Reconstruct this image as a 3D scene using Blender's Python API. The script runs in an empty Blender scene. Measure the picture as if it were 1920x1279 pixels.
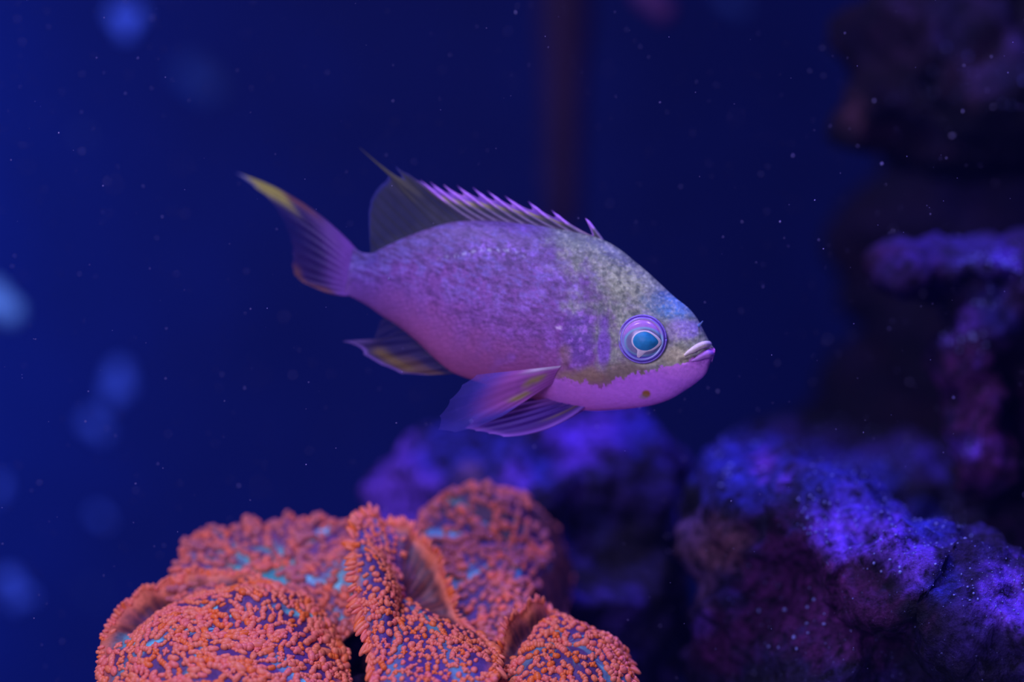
import bpy, bmesh, math, random
import numpy as np
from mathutils import Vector, Matrix

random.seed(7)
rng = np.random.default_rng(7)
scene = bpy.context.scene
COL = scene.collection

# ------------------------------------------------------------------ camera
FPX = 5000.0          # focal length in pixels of the 1920 x 1279 frame
CAMY = -0.5           # camera stands half a metre from the fish's snout
H = 0.22              # camera height over the tank floor
cam_d = bpy.data.cameras.new('camera')
cam = bpy.data.objects.new('camera', cam_d)
COL.objects.link(cam)
cam.location = (0, CAMY, H)
cam.rotation_euler = (math.pi / 2, 0, 0)
cam_d.sensor_fit = 'HORIZONTAL'
cam_d.sensor_width = 36.0
cam_d.lens = 36.0 * FPX / 1920.0
cam_d.clip_start = 0.01
cam_d.clip_end = 20
cam_d.dof.use_dof = True
cam_d.dof.focus_distance = 0.494
cam_d.dof.aperture_fstop = 5.0
scene.camera = cam

# ------------------------------------------------------------------ world, lamps, exposure
world = bpy.data.worlds.new('world')
scene.world = world
world.use_nodes = True
bg = world.node_tree.nodes['Background']
bg.inputs['Color'].default_value = (0.17, 0.13, 0.62, 1)
bg.inputs['Strength'].default_value = 0.13

def area(name, loc, target, size, power, color, spread=180):
    d = bpy.data.lights.new(name, 'AREA')
    d.shape = 'RECTANGLE'
    d.size, d.size_y = size
    d.energy = power
    d.spread = math.radians(spread)
    d.color = color
    o = bpy.data.objects.new(name, d)
    COL.objects.link(o)
    o.location = loc
    o.rotation_euler = (Vector(target) - Vector(loc)).to_track_quat('-Z', 'Y').to_euler()
    return o

# white-violet reef lamp and a bluer one over the tank, plus two added: a front fill and a blue one brightening the back panel
area('reef_lamp', (-0.14, -0.13, 0.56), (-0.02, 0.02, 0.20), (0.10, 0.10), 1.35, (0.54, 0.42, 1.0))
area('reef_lamp', (0.13, 0.04, 0.52), (0.09, 0.07, 0.17), (0.05, 0.05), 0.28, (0.16, 0.11, 1.0), 60)
area('front_fill_lamp', (-0.22, -0.60, 0.36), (0.0, 0.0, 0.19), (0.24, 0.20), 2.3, (0.56, 0.41, 1.0))
area('panel_fill_lamp', (-0.44, 0.42, 0.26), (-0.36, 0.62, 0.25), (0.06, 0.36), 2.0, (0.03, 0.20, 1.0))

vs = scene.view_settings
vs.view_transform = 'Standard'
vs.look = 'None'
vs.gamma = 1.0
vs.use_curve_mapping = False
vs.exposure = 0.0
scene.cycles.use_denoising = True
scene.cycles.max_bounces = 4
scene.cycles.diffuse_bounces = 3
scene.cycles.transparent_max_bounces = 12
scene.cycles.volume_bounces = 0

# ------------------------------------------------------------------ small helpers
def P(px, py, y):
    """point at depth y (metres behind the snout) that lies px, py in the frame"""
    k = (y - CAMY) / FPX
    return np.array([(px - 960) * k, y, H + (639.5 - py) * k])

def lin(r, g, b):
    f = lambda c: c / 12.92 if c <= 0.04045 else ((c + 0.055) / 1.055) ** 2.4
    return np.array([f(r / 255), f(g / 255), f(b / 255)])

LIGHT = np.array([0.50, 0.42, 1.05])     # colour of the lamp light, to turn seen colours into surface colours
def alb(r, g, b, k=1.0):
    return np.clip(lin(r, g, b) / LIGHT * k, 0.004, 0.93)

def sstep(a, b, x):
    t = np.clip((x - a) / (b - a), 0, 1)
    return t * t * (3 - 2 * t)

def _hash(i, j, k, seed):
    h = (i.astype(np.int64) * 374761393 + j.astype(np.int64) * 668265263 + k.astype(np.int64) * 2147483647 + seed * 974634777)
    h = (h ^ (h >> 13)) * 1274126177
    h = h & 0x7fffffff
    h = (h ^ (h >> 16)) & 0xffff
    return h / 65535.0

def vnoise(p, seed=0):
    """value noise in -1..1 at points p (n,3)"""
    i = np.floor(p).astype(np.int64)
    f = p - i
    f = f * f * f * (f * (f * 6 - 15) + 10)
    out = 0
    for dx in (0, 1):
        for dy in (0, 1):
            for dz in (0, 1):
                w = (f[:, 0] if dx else 1 - f[:, 0]) * (f[:, 1] if dy else 1 - f[:, 1]) * (f[:, 2] if dz else 1 - f[:, 2])
                out = out + w * _hash(i[:, 0] + dx, i[:, 1] + dy, i[:, 2] + dz, seed)
    return out * 2 - 1

def fbm(p, octaves=4, seed=0, gain=0.5):
    s, a, t = 0, 1.0, 0
    for o in range(octaves):
        s = s + a * vnoise(p * 2 ** o + 17.3 * o, seed + o)
        t += a
        a *= gain
    return s / t

def pchip(xs, ys, x):
    xs, ys = np.array(xs, float), np.array(ys, float)
    h = np.diff(xs)
    d = np.diff(ys) / h
    m = np.zeros_like(xs)
    for i in range(1, len(xs) - 1):
        if d[i - 1] * d[i] > 0:
            w1, w2 = 2 * h[i] + h[i - 1], h[i] + 2 * h[i - 1]
            m[i] = (w1 + w2) / (w1 / d[i - 1] + w2 / d[i])
    m[0], m[-1] = d[0], d[-1]
    k = np.clip(np.searchsorted(xs, x) - 1, 0, len(xs) - 2)
    t = np.clip((x - xs[k]) / h[k], 0, 1)
    return ((2*t**3 - 3*t**2 + 1) * ys[k] + (t**3 - 2*t**2 + t) * h[k] * m[k] + (-2*t**3 + 3*t**2) * ys[k+1] + (t**3 - t**2) * h[k] * m[k+1])

def mesh_from(name, verts, faces, smooth=True):
    me = bpy.data.meshes.new(name)
    verts = np.asarray(verts, float)
    me.from_pydata(verts.tolist(), [], faces if isinstance(faces, list) else faces.tolist())
    if smooth:
        me.polygons.foreach_set('use_smooth', [True] * len(me.polygons))
    me.update()
    return me

def colour(me, rgb, alpha=None, name='Col'):
    a = me.color_attributes.new(name, 'FLOAT_COLOR', 'POINT')
    c = np.ones((len(me.vertices), 4))
    c[:, :3] = rgb
    if alpha is not None:
        c[:, 3] = alpha
    a.data.foreach_set('color', c.ravel())

def obj(name, me, material=None, parent=None):
    o = bpy.data.objects.new(name, me)
    COL.objects.link(o)
    if material is not None:
        me.materials.append(material)
    o.parent = parent
    return o

def tag(o, label, category=None, group=None, kind=None):
    if label: o['label'] = label
    if category: o['category'] = category
    if group: o['group'] = group
    if kind: o['kind'] = kind
    return o

def empty(name, loc, rz=0.0):
    o = bpy.data.objects.new(name, None)
    o.empty_display_size = 0.01
    COL.objects.link(o)
    o.location = loc
    o.rotation_euler = (0, 0, rz)
    return o

def grid_faces(nu, nv, wrap_v=False):
    f = []
    for i in range(nu - 1):
        for j in range(nv if wrap_v else nv - 1):
            j2 = (j + 1) % nv
            f.append((i * nv + j, i * nv + j2, (i + 1) * nv + j2, (i + 1) * nv + j))
    return f

def tube(path, radii, n=8, flat=None):
    """closed tapered tube along path"""
    path = np.asarray(path, float)
    m = len(path)
    tg = np.gradient(path, axis=0)
    tg /= np.linalg.norm(tg, axis=1)[:, None] + 1e-12
    ref = np.array([0.0, 1.0, 0.0])
    if abs(tg.mean(axis=0) @ ref) > 0.8 * np.linalg.norm(tg.mean(axis=0)): ref = np.array([1.0, 0, 0])
    vs_ = []
    for i in range(m):
        a = np.cross(tg[i], ref); a /= np.linalg.norm(a) + 1e-12
        b = np.cross(tg[i], a)
        for k in range(n):
            t = 2 * math.pi * k / n
            vs_.append(path[i] + radii[i] * (math.cos(t) * a + math.sin(t) * b * (flat or 1)))
    f = grid_faces(m, n, True)
    f.append(tuple(range(n))[::-1])
    f.append(tuple(range((m - 1) * n, m * n)))
    return np.array(vs_), f

def crom(pts, n):
    """open Catmull-Rom through pts, n samples"""
    p = np.asarray(pts, float)
    p = np.vstack([2 * p[0] - p[1], p, 2 * p[-1] - p[-2]])
    t = np.linspace(0, len(pts) - 1 - 1e-9, n)
    k = t.astype(int); u = (t - k)[:, None]
    a, b, c, d = p[k], p[k + 1], p[k + 2], p[k + 3]
    return 0.5 * (2*b + (c - a)*u + (2*a - 5*b + 4*c - d)*u**2 + (3*b - a - 3*c + d)*u**3)

def crom_closed(pts, t):
    p = np.asarray(pts, float); n = len(p)
    x = (np.asarray(t) % 1.0) * n
    k = x.astype(int) % n; u = (x - np.floor(x))[:, None]
    a, b, c, d = p[(k - 1) % n], p[k], p[(k + 1) % n], p[(k + 2) % n]
    return 0.5 * (2*b + (c - a)*u + (2*a - 5*b + 4*c - d)*u**2 + (3*b - a - 3*c + d)*u**3)

# ------------------------------------------------------------------ materials
def nodes_of(name):
    m = bpy.data.materials.new(name)
    m.use_nodes = True
    nt = m.node_tree
    return m, nt, nt.nodes['Principled BSDF'], nt.nodes['Material Output']

def add(nt, kind, **kw):
    n = nt.nodes.new(kind)
    for k, v in kw.items():
        if k in n.inputs.keys(): n.inputs[k].default_value = v
        else: setattr(n, k, v)
    return n

def noise_node(nt, scale, detail=4.0, rough=0.55):
    tc = add(nt, 'ShaderNodeTexCoord')
    n = add(nt, 'ShaderNodeTexNoise')
    n.inputs['Scale'].default_value = scale
    n.inputs['Detail'].default_value = detail
    n.inputs['Roughness'].default_value = rough
    nt.links.new(tc.outputs['Object'], n.inputs['Vector'])
    return n

def add_bump(nt, bsdf, height, strength, dist):
    b = add(nt, 'ShaderNodeBump')
    b.inputs['Strength'].default_value = strength
    b.inputs['Distance'].default_value = dist
    nt.links.new(height, b.inputs['Height'])
    nt.links.new(b.outputs['Normal'], bsdf.inputs['Normal'])

def ramp(nt, fac, stops):
    r = add(nt, 'ShaderNodeValToRGB')
    e = r.color_ramp.elements
    while len(e) < len(stops): e.new(0.5)
    for i, (p, c) in enumerate(stops):
        e[i].position = p
        e[i].color = (*c, 1)
    nt.links.new(fac, r.inputs['Fac'])
    return r

def mat_painted(name, rough=0.5, spec=0.4, nscale=2000, namt=0.25, bump=0.0, bdist=0.0002, coat=0.0, sss=0.0):
    """colour attribute with a little procedural mottling and relief"""
    m, nt, b, out = nodes_of(name)
    at = add(nt, 'ShaderNodeVertexColor', layer_name='Col')
    n = noise_node(nt, nscale)
    mr = add(nt, 'ShaderNodeMapRange')
    mr.inputs['From Min'].default_value = 0.3; mr.inputs['From Max'].default_value = 0.7
    mr.inputs['To Min'].default_value = 1 - namt; mr.inputs['To Max'].default_value = 1 + namt
    nt.links.new(n.outputs['Fac'], mr.inputs['Value'])
    mx = add(nt, 'ShaderNodeVectorMath', operation='SCALE')
    nt.links.new(at.outputs['Color'], mx.inputs[0])
    nt.links.new(mr.outputs['Result'], mx.inputs['Scale'])
    nt.links.new(mx.outputs['Vector'], b.inputs['Base Color'])
    b.inputs['Roughness'].default_value = rough
    b.inputs['Specular IOR Level'].default_value = spec
    b.inputs['Coat Weight'].default_value = coat
    b.inputs['Coat Roughness'].default_value = 0.08
    if sss:
        b.inputs['Subsurface Weight'].default_value = sss
        b.inputs['Subsurface Scale'].default_value = 0.002
    if bump: add_bump(nt, b, n.outputs['Fac'], bump, bdist)
    return m

def mat_fin(name):
    """thin translucent membrane: colour attribute, its alpha is the opacity"""
    m, nt, b, out = nodes_of(name)
    at = add(nt, 'ShaderNodeVertexColor', layer_name='Col')
    b.inputs['Roughness'].default_value = 0.45
    b.inputs['Specular IOR Level'].default_value = 0.3
    nt.links.new(at.outputs['Color'], b.inputs['Base Color'])
    tr = add(nt, 'ShaderNodeBsdfTranslucent')
    nt.links.new(at.outputs['Color'], tr.inputs['Color'])
    tp = add(nt, 'ShaderNodeBsdfTransparent')
    m1 = add(nt, 'ShaderNodeMixShader'); m1.inputs['Fac'].default_value = 0.35
    nt.links.new(b.outputs[0], m1.inputs[1]); nt.links.new(tr.outputs[0], m1.inputs[2])
    m2 = add(nt, 'ShaderNodeMixShader')
    nt.links.new(at.outputs['Alpha'], m2.inputs['Fac'])
    nt.links.new(tp.outputs[0], m2.inputs[1]); nt.links.new(m1.outputs[0], m2.inputs[2])
    nt.links.new(m2.outputs[0], out.inputs['Surface'])
    return m

def mat_plain(name, rgb, rough=0.5, spec=0.4, coat=0.0, nscale=900, namt=0.2):
    m, nt, b, out = nodes_of(name)
    n = noise_node(nt, nscale)
    c = np.array(rgb)
    r = ramp(nt, n.outputs['Fac'], [(0.3, np.clip(c * (1 - namt), 0, 1)), (0.7, np.clip(c * (1 + namt), 0, 1))])
    nt.links.new(r.outputs['Color'], b.inputs['Base Color'])
    b.inputs['Roughness'].default_value = rough
    b.inputs['Specular IOR Level'].default_value = spec
    b.inputs['Coat Weight'].default_value = coat
    return m

# fish skin: colour attribute, rows of small scales as relief and faint colour
def mat_skin():
    m, nt, b, out = nodes_of('fish_skin')
    at = add(nt, 'ShaderNodeVertexColor', layer_name='Col')
    tc = add(nt, 'ShaderNodeTexCoord')
    mp = add(nt, 'ShaderNodeMapping')
    mp.inputs['Rotation'].default_value = (0, math.radians(13), 0)
    mp.inputs['Scale'].default_value = (900, 700, 1150)
    nt.links.new(tc.outputs['Object'], mp.inputs['Vector'])
    v = add(nt, 'ShaderNodeTexVoronoi')
    v.inputs['Scale'].default_value = 1.0
    v.inputs['Randomness'].default_value = 0.55
    nt.links.new(mp.outputs['Vector'], v.inputs['Vector'])
    n = noise_node(nt, 1500, 5, 0.6)
    ad = add(nt, 'ShaderNodeMath', operation='MULTIPLY_ADD')
    nt.links.new(v.outputs['Distance'], ad.inputs[0]); ad.inputs[1].default_value = -0.45
    nt.links.new(n.outputs['Fac'], ad.inputs[2])
    mr = add(nt, 'ShaderNodeMapRange')
    mr.inputs['From Min'].default_value = -0.05; mr.inputs['From Max'].default_value = 0.55
    mr.inputs['To Min'].default_value = 0.68; mr.inputs['To Max'].default_value = 1.30
    nt.links.new(ad.outputs[0], mr.inputs['Value'])
    one = add(nt, 'ShaderNodeMix', data_type='FLOAT')
    one.inputs[2].default_value = 1.0
    nt.links.new(at.outputs['Alpha'], one.inputs[0]); nt.links.new(mr.outputs['Result'], one.inputs[3])
    mx = add(nt, 'ShaderNodeVectorMath', operation='SCALE')
    nt.links.new(at.outputs['Color'], mx.inputs[0]); nt.links.new(one.outputs[0], mx.inputs['Scale'])
    nt.links.new(mx.outputs['Vector'], b.inputs['Base Color'])
    b.inputs['Roughness'].default_value = 0.48
    b.inputs['Specular IOR Level'].default_value = 0.35
    b.inputs['Subsurface Weight'].default_value = 0.0
    add_bump(nt, b, ad.outputs[0], 0.35, 0.0003)
    return m

# live rock: dark stone, coralline crust in violet and maroon, pale grains
def mat_rock(name, dark, crust_a, crust_b, speck, seed=0.0, cover=0.5, specks=0.62):
    m, nt, b, out = nodes_of(name)
    tc = add(nt, 'ShaderNodeTexCoord')
    mp = add(nt, 'ShaderNodeMapping'); mp.inputs['Location'].default_value = (seed, seed * 0.7, -seed)
    nt.links.new(tc.outputs['Object'], mp.inputs['Vector'])
    def nz(scale, detail, rough):
        n = add(nt, 'ShaderNodeTexNoise')
        n.inputs['Scale'].default_value = scale; n.inputs['Detail'].default_value = detail; n.inputs['Roughness'].default_value = rough
        nt.links.new(mp.outputs['Vector'], n.inputs['Vector'])
        return n
    big, mid, fine, grain = nz(38, 6, 0.62), nz(85, 5, 0.6), nz(420, 5, 0.65), nz(1500, 3, 0.6)
    c1 = ramp(nt, mid.outputs['Fac'], [(0.40, crust_a), (0.60, crust_b)])
    stops = [(0.5 - 0.10 * 1 + (0.5 - cover) * 0.4, (0, 0, 0)), (0.5 + 0.07 + (0.5 - cover) * 0.4, (1, 1, 1))]
    f1 = ramp(nt, big.outputs['Fac'], stops)
    mix1 = add(nt, 'ShaderNodeMix', data_type='RGBA')
    nt.links.new(f1.outputs['Color'], mix1.inputs[0])
    mix1.inputs[6].default_value = (*dark, 1)
    nt.links.new(c1.outputs['Color'], mix1.inputs[7])
    # crusts of known place: colour attribute, alpha = how thick they lie
    at = add(nt, 'ShaderNodeVertexColor', layer_name='Crust')
    mixp = add(nt, 'ShaderNodeMix', data_type='RGBA')
    nt.links.new(at.outputs['Alpha'], mixp.inputs[0]); nt.links.new(mix1.outputs[2], mixp.inputs[6]); nt.links.new(at.outputs['Color'], mixp.inputs[7])
    # fine mottling
    fm = add(nt, 'ShaderNodeMapRange')
    fm.inputs['From Min'].default_value = 0.35; fm.inputs['From Max'].default_value = 0.68
    fm.inputs['To Min'].default_value = 0.10; fm.inputs['To Max'].default_value = 1.7
    nt.links.new(fine.outputs['Fac'], fm.inputs['Value'])
    sc = add(nt, 'ShaderNodeVectorMath', operation='SCALE')
    nt.links.new(mixp.outputs[2], sc.inputs[0]); nt.links.new(fm.outputs['Result'], sc.inputs['Scale'])
    gr = ramp(nt, grain.outputs['Fac'], [(specks, (0, 0, 0)), (specks + 0.05, (1, 1, 1))])
    mix2 = add(nt, 'ShaderNodeMix', data_type='RGBA')
    nt.links.new(gr.outputs['Color'], mix2.inputs[0])
    nt.links.new(sc.outputs['Vector'], mix2.inputs[6])
    mix2.inputs[7].default_value = (*speck, 1)
    nt.links.new(mix2.outputs[2], b.inputs['Base Color'])
    b.inputs['Roughness'].default_value = 0.8
    b.inputs['Specular IOR Level'].default_value = 0.2
    add_bump(nt, b, fine.outputs['Fac'], 0.8, 0.002)
    return m

# ------------------------------------------------------------------ setting: tank shell and water
def box(name, lo, hi, material, parent=None):
    lo, hi = np.array(lo), np.array(hi)
    v = [[(lo, hi)[(i >> k) & 1][k] for k in range(3)] for i in range(8)]
    f = [(0, 2, 3, 1), (4, 5, 7, 6), (0, 1, 5, 4), (2, 6, 7, 3), (0, 4, 6, 2), (1, 3, 7, 5)]
    return obj(name, mesh_from(name, v, f, False), material, parent)

m_wall = mat_plain('blue_acrylic', (0.003, 0.012, 0.10), rough=0.65, spec=0.15, nscale=30, namt=0.12)
m_sand = mat_plain('sand', (0.35, 0.32, 0.36), rough=0.9, nscale=1200, namt=0.4)
tag(box('wall_back', (-0.55, 0.62, 0), (0.55, 0.63, 0.52), m_wall), 'dark blue back panel of the aquarium', kind='structure')
tag(box('wall_left', (-0.56, -0.46, 0), (-0.55, 0.63, 0.52), m_wall), 'dark blue side panel of the aquarium', kind='structure')
tag(box('wall_right', (0.55, -0.46, 0), (0.56, 0.63, 0.52), m_wall), 'dark blue far side panel of the aquarium', kind='structure')
tag(box('floor', (-0.56, -0.5, -0.01), (0.56, 0.63, 0.0), m_sand), 'sand bottom of the aquarium', kind='structure')

# ------------------------------------------------------------------ rocks
def ellipsoid_bm(bm, c, r, rot=0.0):
    mt = Matrix.Translation(Vector(c)) @ Matrix.Rotation(rot, 4, 'Y') @ Matrix.Diagonal((*r, 1))
    bmesh.ops.create_icosphere(bm, subdivisions=3, radius=1.0, matrix=mt)

def rock(name, label, blobs, material, voxel=0.0022, amp=(0.006, 0.0022, 0.0008), freq=(45, 150, 480), seed=1, patches=(), grains=()):
    """blobs: (px, py, y, rx, ry, rz in millimetres, roll in degrees) fused to one boulder with worn, pitted faces"""
    bm = bmesh.new()
    for q in blobs:
        c = P(q[0], q[1], q[2])
        ellipsoid_bm(bm, c, np.array(q[3:6]) / 1000.0, math.radians(q[6]) if len(q) > 6 else 0)
    me0 = bpy.data.meshes.new('tmp'); bm.to_mesh(me0); bm.free()
    o0 = bpy.data.objects.new('tmp', me0); COL.objects.link(o0)
    r = o0.modifiers.new('r', 'REMESH'); r.mode = 'VOXEL'; r.voxel_size = voxel
    dg = bpy.context.evaluated_depsgraph_get()
    me = bpy.data.meshes.new_from_object(o0.evaluated_get(dg))
    bpy.data.objects.remove(o0); bpy.data.meshes.remove(me0)
    n = len(me.vertices)
    co = np.empty(n * 3); me.vertices.foreach_get('co', co); co = co.reshape(-1, 3)
    no = np.empty(n * 3); me.vertices.foreach_get('normal', no); no = no.reshape(-1, 3)
    d = 0
    for k, (a, f) in enumerate(zip(amp, freq)):
        q = fbm(co * f + seed * 3.7, 3, seed + 11 * k)
        d = d + a * (1.6 * q if k else 2.0 * (0.5 - np.abs(q)) - 0.3)
    co = co + no * d[:, None]
    c0 = np.array([co[:, 0].mean(), co[:, 1].mean(), co[:, 2].min()])
    kx = FPX / (co[:, 1] - CAMY)
    sx, sy = 960 + co[:, 0] * kx, 639.5 - (co[:, 2] - H) * kx
    rgb, al = np.zeros((n, 3)), np.zeros(n)
    if patches:
        wob = fbm(co * 260, 4, seed + 60, 0.6)
        for (qx, qy, qr, qc, qa) in patches:
            f = qa * (1 - sstep(0.45, 1.25, np.hypot(sx - qx, sy - qy) / qr + 0.9 * wob))
            f = np.clip(f, 0, 1)
            rgb = rgb + (np.array(qc) - rgb) * (f / np.maximum(f + al * (1 - f), 1e-6))[:, None]
            al = al + (1 - al) * f
    me.vertices.foreach_set('co', (co - c0).ravel())
    me.polygons.foreach_set('use_smooth', [True] * len(me.polygons))
    me.update()
    me.name = name
    me.materials.clear()
    if label:
        colour(me, rgb, al, 'Crust')
    o = obj(name, me, material)
    o.location = c0
    if grains:
        rg_ = np.random.default_rng(seed)
        gv_, gf_, nb = [], [], 0
        for (qx, qy, qr, cnt, rmax) in grains:
            ok = np.nonzero((np.hypot(sx - qx, (sy - qy) * 1.5) < qr * (0.3 + 0.9 * rg_.random(n))) & (no[:, 2] - no[:, 1] > 0.3))[0]
            if not len(ok): continue
            for i in rg_.choice(ok, min(cnt, len(ok)), replace=False):
                r_ = rmax * 0.001 * rg_.random() ** 2.5 + 0.00008
                gv_.append(OCT_V * r_ * rg_.uniform(0.6, 1.4, 3) + co[i] + no[i] * r_ * 0.5 - c0); gf_.append(OCT_F + nb); nb += len(OCT_V)
        if gv_:
            g = obj('crust_grains', mesh_from('crust_grains', np.vstack(gv_), np.vstack(gf_)), m_grain, o)
            g['kind'] = 'stuff'
    if label: tag(o, label, 'rock')
    return o

bm = bmesh.new(); bmesh.ops.create_icosphere(bm, subdivisions=1, radius=1.0)
OCT_V = np.array([v_.co[:] for v_ in bm.verts]); OCT_F = np.array([[v_.index for v_ in f_.verts] for f_ in bm.faces]); bm.free()
m_grain = mat_plain('pale_grain', (0.20, 0.27, 0.62), 0.35, 0.6, nscale=3000, namt=0.3)
m_rock_violet = mat_rock('live_rock_violet', (0.006, 0.005, 0.012), (0.05, 0.03, 0.20), (0.02, 0.02, 0.10), (0.3, 0.35, 0.7), 1.3, 0.5, 0.74)
m_rock_ridge = mat_rock('live_rock_ridge', (0.005, 0.006, 0.014), (0.03, 0.018, 0.12), (0.014, 0.008, 0.035), (0.16, 0.20, 0.5), 4.1, 0.45, 0.68)
m_rock_maroon = mat_rock('live_rock_maroon', (0.006, 0.005, 0.012), (0.025, 0.005, 0.03), (0.022, 0.012, 0.08), (0.16, 0.15, 0.35), 7.7, 0.5, 0.69)
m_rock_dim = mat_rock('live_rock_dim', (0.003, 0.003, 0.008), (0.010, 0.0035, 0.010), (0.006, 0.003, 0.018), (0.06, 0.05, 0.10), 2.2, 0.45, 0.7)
m_rock_base = mat_rock('live_rock_base', (0.01, 0.006, 0.015), (0.03, 0.01, 0.03), (0.02, 0.012, 0.05), (0.15, 0.15, 0.25), 9.2, 0.5, 0.7)
VIO, BLU, MAR, TAN, ROS = (0.13, 0.055, 0.46), (0.022, 0.028, 0.24), (0.06, 0.010, 0.07), (0.12, 0.055, 0.075), (0.12, 0.065, 0.16)

rock('boulder', 'rounded violet-crusted boulder under the fish and behind the orange corals',
     [(800, 1010, 0.100, 13, 20, 24, 12), (890, 960, 0.100, 17, 22, 19), (1010, 950, 0.095, 18, 24, 18), (1130, 930, 0.098, 17, 24, 17), (1200, 960, 0.104, 11, 20, 15),
      (990, 1150, 0.092, 32, 30, 32), (1130, 1150, 0.096, 17, 22, 34), (1010, 1600, 0.105, 34, 30, 60), (1060, 2200, 0.115, 36, 30, 50)],
     m_rock_violet, seed=3,
     patches=[(720, 930, 75, VIO, 1), (760, 860, 70, VIO, 0.9), (830, 830, 60, BLU, 0.9), (770, 960, 60, VIO, 1), (930, 860, 60, BLU, 0.8), (1070, 835, 60, VIO, 1), (1010, 870, 45, BLU, 1), (1150, 785, 60, VIO, 0.9), (960, 900, 40, VIO, 0.7), (1200, 800, 50, BLU, 0.8), (880, 890, 26, ROS, 0.8)])
rock('sloping_rock', 'long sloping rock with a sparkling violet-blue ridge and maroon front face',
     [(1385, 940, 0.068, 9, 22, 10, 10), (1460, 980, 0.050, 15, 26, 12, 20), (1560, 1020, 0.034, 15, 26, 12, 25), (1680, 1090, 0.024, 15, 26, 13, 28), (1800, 1150, 0.018, 15, 26, 13, 22), (1930, 1200, 0.014, 18, 28, 14, 12),
      (1530, 885, 0.120, 22, 28, 9, 6), (1700, 930, 0.115, 30, 36, 12, 10), (1880, 1000, 0.10, 26, 34, 15, 8),
      (1450, 1180, 0.042, 14, 22, 22), (1570, 1230, 0.032, 20, 24, 20), (1720, 1280, 0.030, 22, 22, 18), (1360, 1280, 0.046, 6, 14, 20), (1880, 1320, 0.026, 20, 24, 20),
      (1335, 1030, 0.050, 5, 10, 7), (1370, 1080, 0.048, 6, 9, 10),
      (1650, 1700, 0.045, 30, 30, 50), (1700, 2400, 0.05, 36, 30, 60)],
     m_rock_ridge, voxel=0.0016, amp=(0.005, 0.0024, 0.0009), seed=8,
     patches=[(1480, 1090, 130, MAR, 0.9), (1600, 1150, 110, MAR, 0.7), (1335, 1210, 60, MAR, 0.8), (1340, 1030, 62, TAN, 0.95), (1300, 1000, 34, ROS, 0.8), (1310, 1100, 40, ROS, 0.8), (1390, 1020, 30, TAN, 0.7), (1310, 1170, 26, VIO, 0.6),
              (1585, 940, 42, VIO, 0.8), (1575, 985, 58, VIO, 1), (1690, 1010, 62, VIO, 1), (1735, 985, 50, BLU, 1), (1720, 1060, 48, VIO, 0.9), (1870, 1110, 60, VIO, 0.9), (1770, 1090, 40, BLU, 0.8), (1910, 1130, 50, VIO, 0.9), (1400, 880, 80, BLU, 0.8), (1330, 860, 60, BLU, 0.8), (1470, 905, 17, VIO, 1), (1430, 870, 26, (0.14, 0.04, 0.30), 0.8), (1550, 900, 70, BLU, 0.6), (1650, 920, 60, BLU, 0.5)],
     grains=[(1575, 965, 80, 700, 0.20), (1700, 1010, 110, 1500, 0.24), (1850, 1100, 110, 900, 0.20), (1600, 900, 160, 400, 0.22), (1350, 860, 90, 120, 0.4), (1500, 1150, 170, 26, 0.36)])
rock('rock_arch', 'upright maroon rock pillar with an overhanging violet cap',
     [(1705, 510, 0.060, 7.5, 12, 4.6, 0), (1770, 505, 0.062, 8, 14, 4.6, 0), (1850, 500, 0.060, 9, 16, 5, 0), (1930, 520, 0.062, 10, 18, 8),
      (1850, 590, 0.062, 9, 14, 9), (1815, 680, 0.062, 5.8, 12, 11), (1835, 780, 0.060, 6.2, 12, 12, 8), (1850, 870, 0.060, 7.5, 14, 10), (1960, 700, 0.075, 9, 14, 24), (1940, 930, 0.07, 10, 16, 14)],
     m_rock_maroon, voxel=0.0014, amp=(0.0035, 0.002, 0.0008), seed=5,
     patches=[(1830, 740, 95, MAR, 0.8), (1850, 850, 80, MAR, 0.9), (1720, 515, 60, (0.026, 0.010, 0.075), 0.9), (1835, 470, 55, (0.026, 0.018, 0.10), 0.8), (1885, 490, 34, VIO, 0.3), (1870, 580, 50, BLU, 0.5), (1815, 600, 26, VIO, 0.5), (1775, 640, 16, VIO, 0.7), (1808, 838, 26, VIO, 0.95), (1835, 680, 14, VIO, 0.7), (1910, 560, 30, ROS, 0.4)],
     grains=[(1860, 520, 90, 160, 0.3), (1810, 640, 60, 60, 0.35), (1812, 838, 26, 60, 0.25)])
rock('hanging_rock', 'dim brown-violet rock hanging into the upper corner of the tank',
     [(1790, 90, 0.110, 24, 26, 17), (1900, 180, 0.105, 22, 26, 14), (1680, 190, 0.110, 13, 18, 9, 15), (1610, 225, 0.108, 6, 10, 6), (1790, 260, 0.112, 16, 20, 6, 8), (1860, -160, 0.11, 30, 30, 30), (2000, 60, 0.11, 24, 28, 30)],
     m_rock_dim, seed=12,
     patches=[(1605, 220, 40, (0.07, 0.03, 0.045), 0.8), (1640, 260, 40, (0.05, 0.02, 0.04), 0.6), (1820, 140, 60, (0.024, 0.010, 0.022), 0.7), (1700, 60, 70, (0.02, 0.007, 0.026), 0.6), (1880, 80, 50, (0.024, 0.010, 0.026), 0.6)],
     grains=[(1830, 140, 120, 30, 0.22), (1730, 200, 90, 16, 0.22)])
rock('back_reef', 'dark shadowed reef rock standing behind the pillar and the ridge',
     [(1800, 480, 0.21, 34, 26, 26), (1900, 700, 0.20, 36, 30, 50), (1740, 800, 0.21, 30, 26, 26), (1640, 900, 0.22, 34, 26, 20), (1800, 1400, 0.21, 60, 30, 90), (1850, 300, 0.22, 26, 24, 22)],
     m_rock_dim, voxel=0.003, seed=15)
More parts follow.
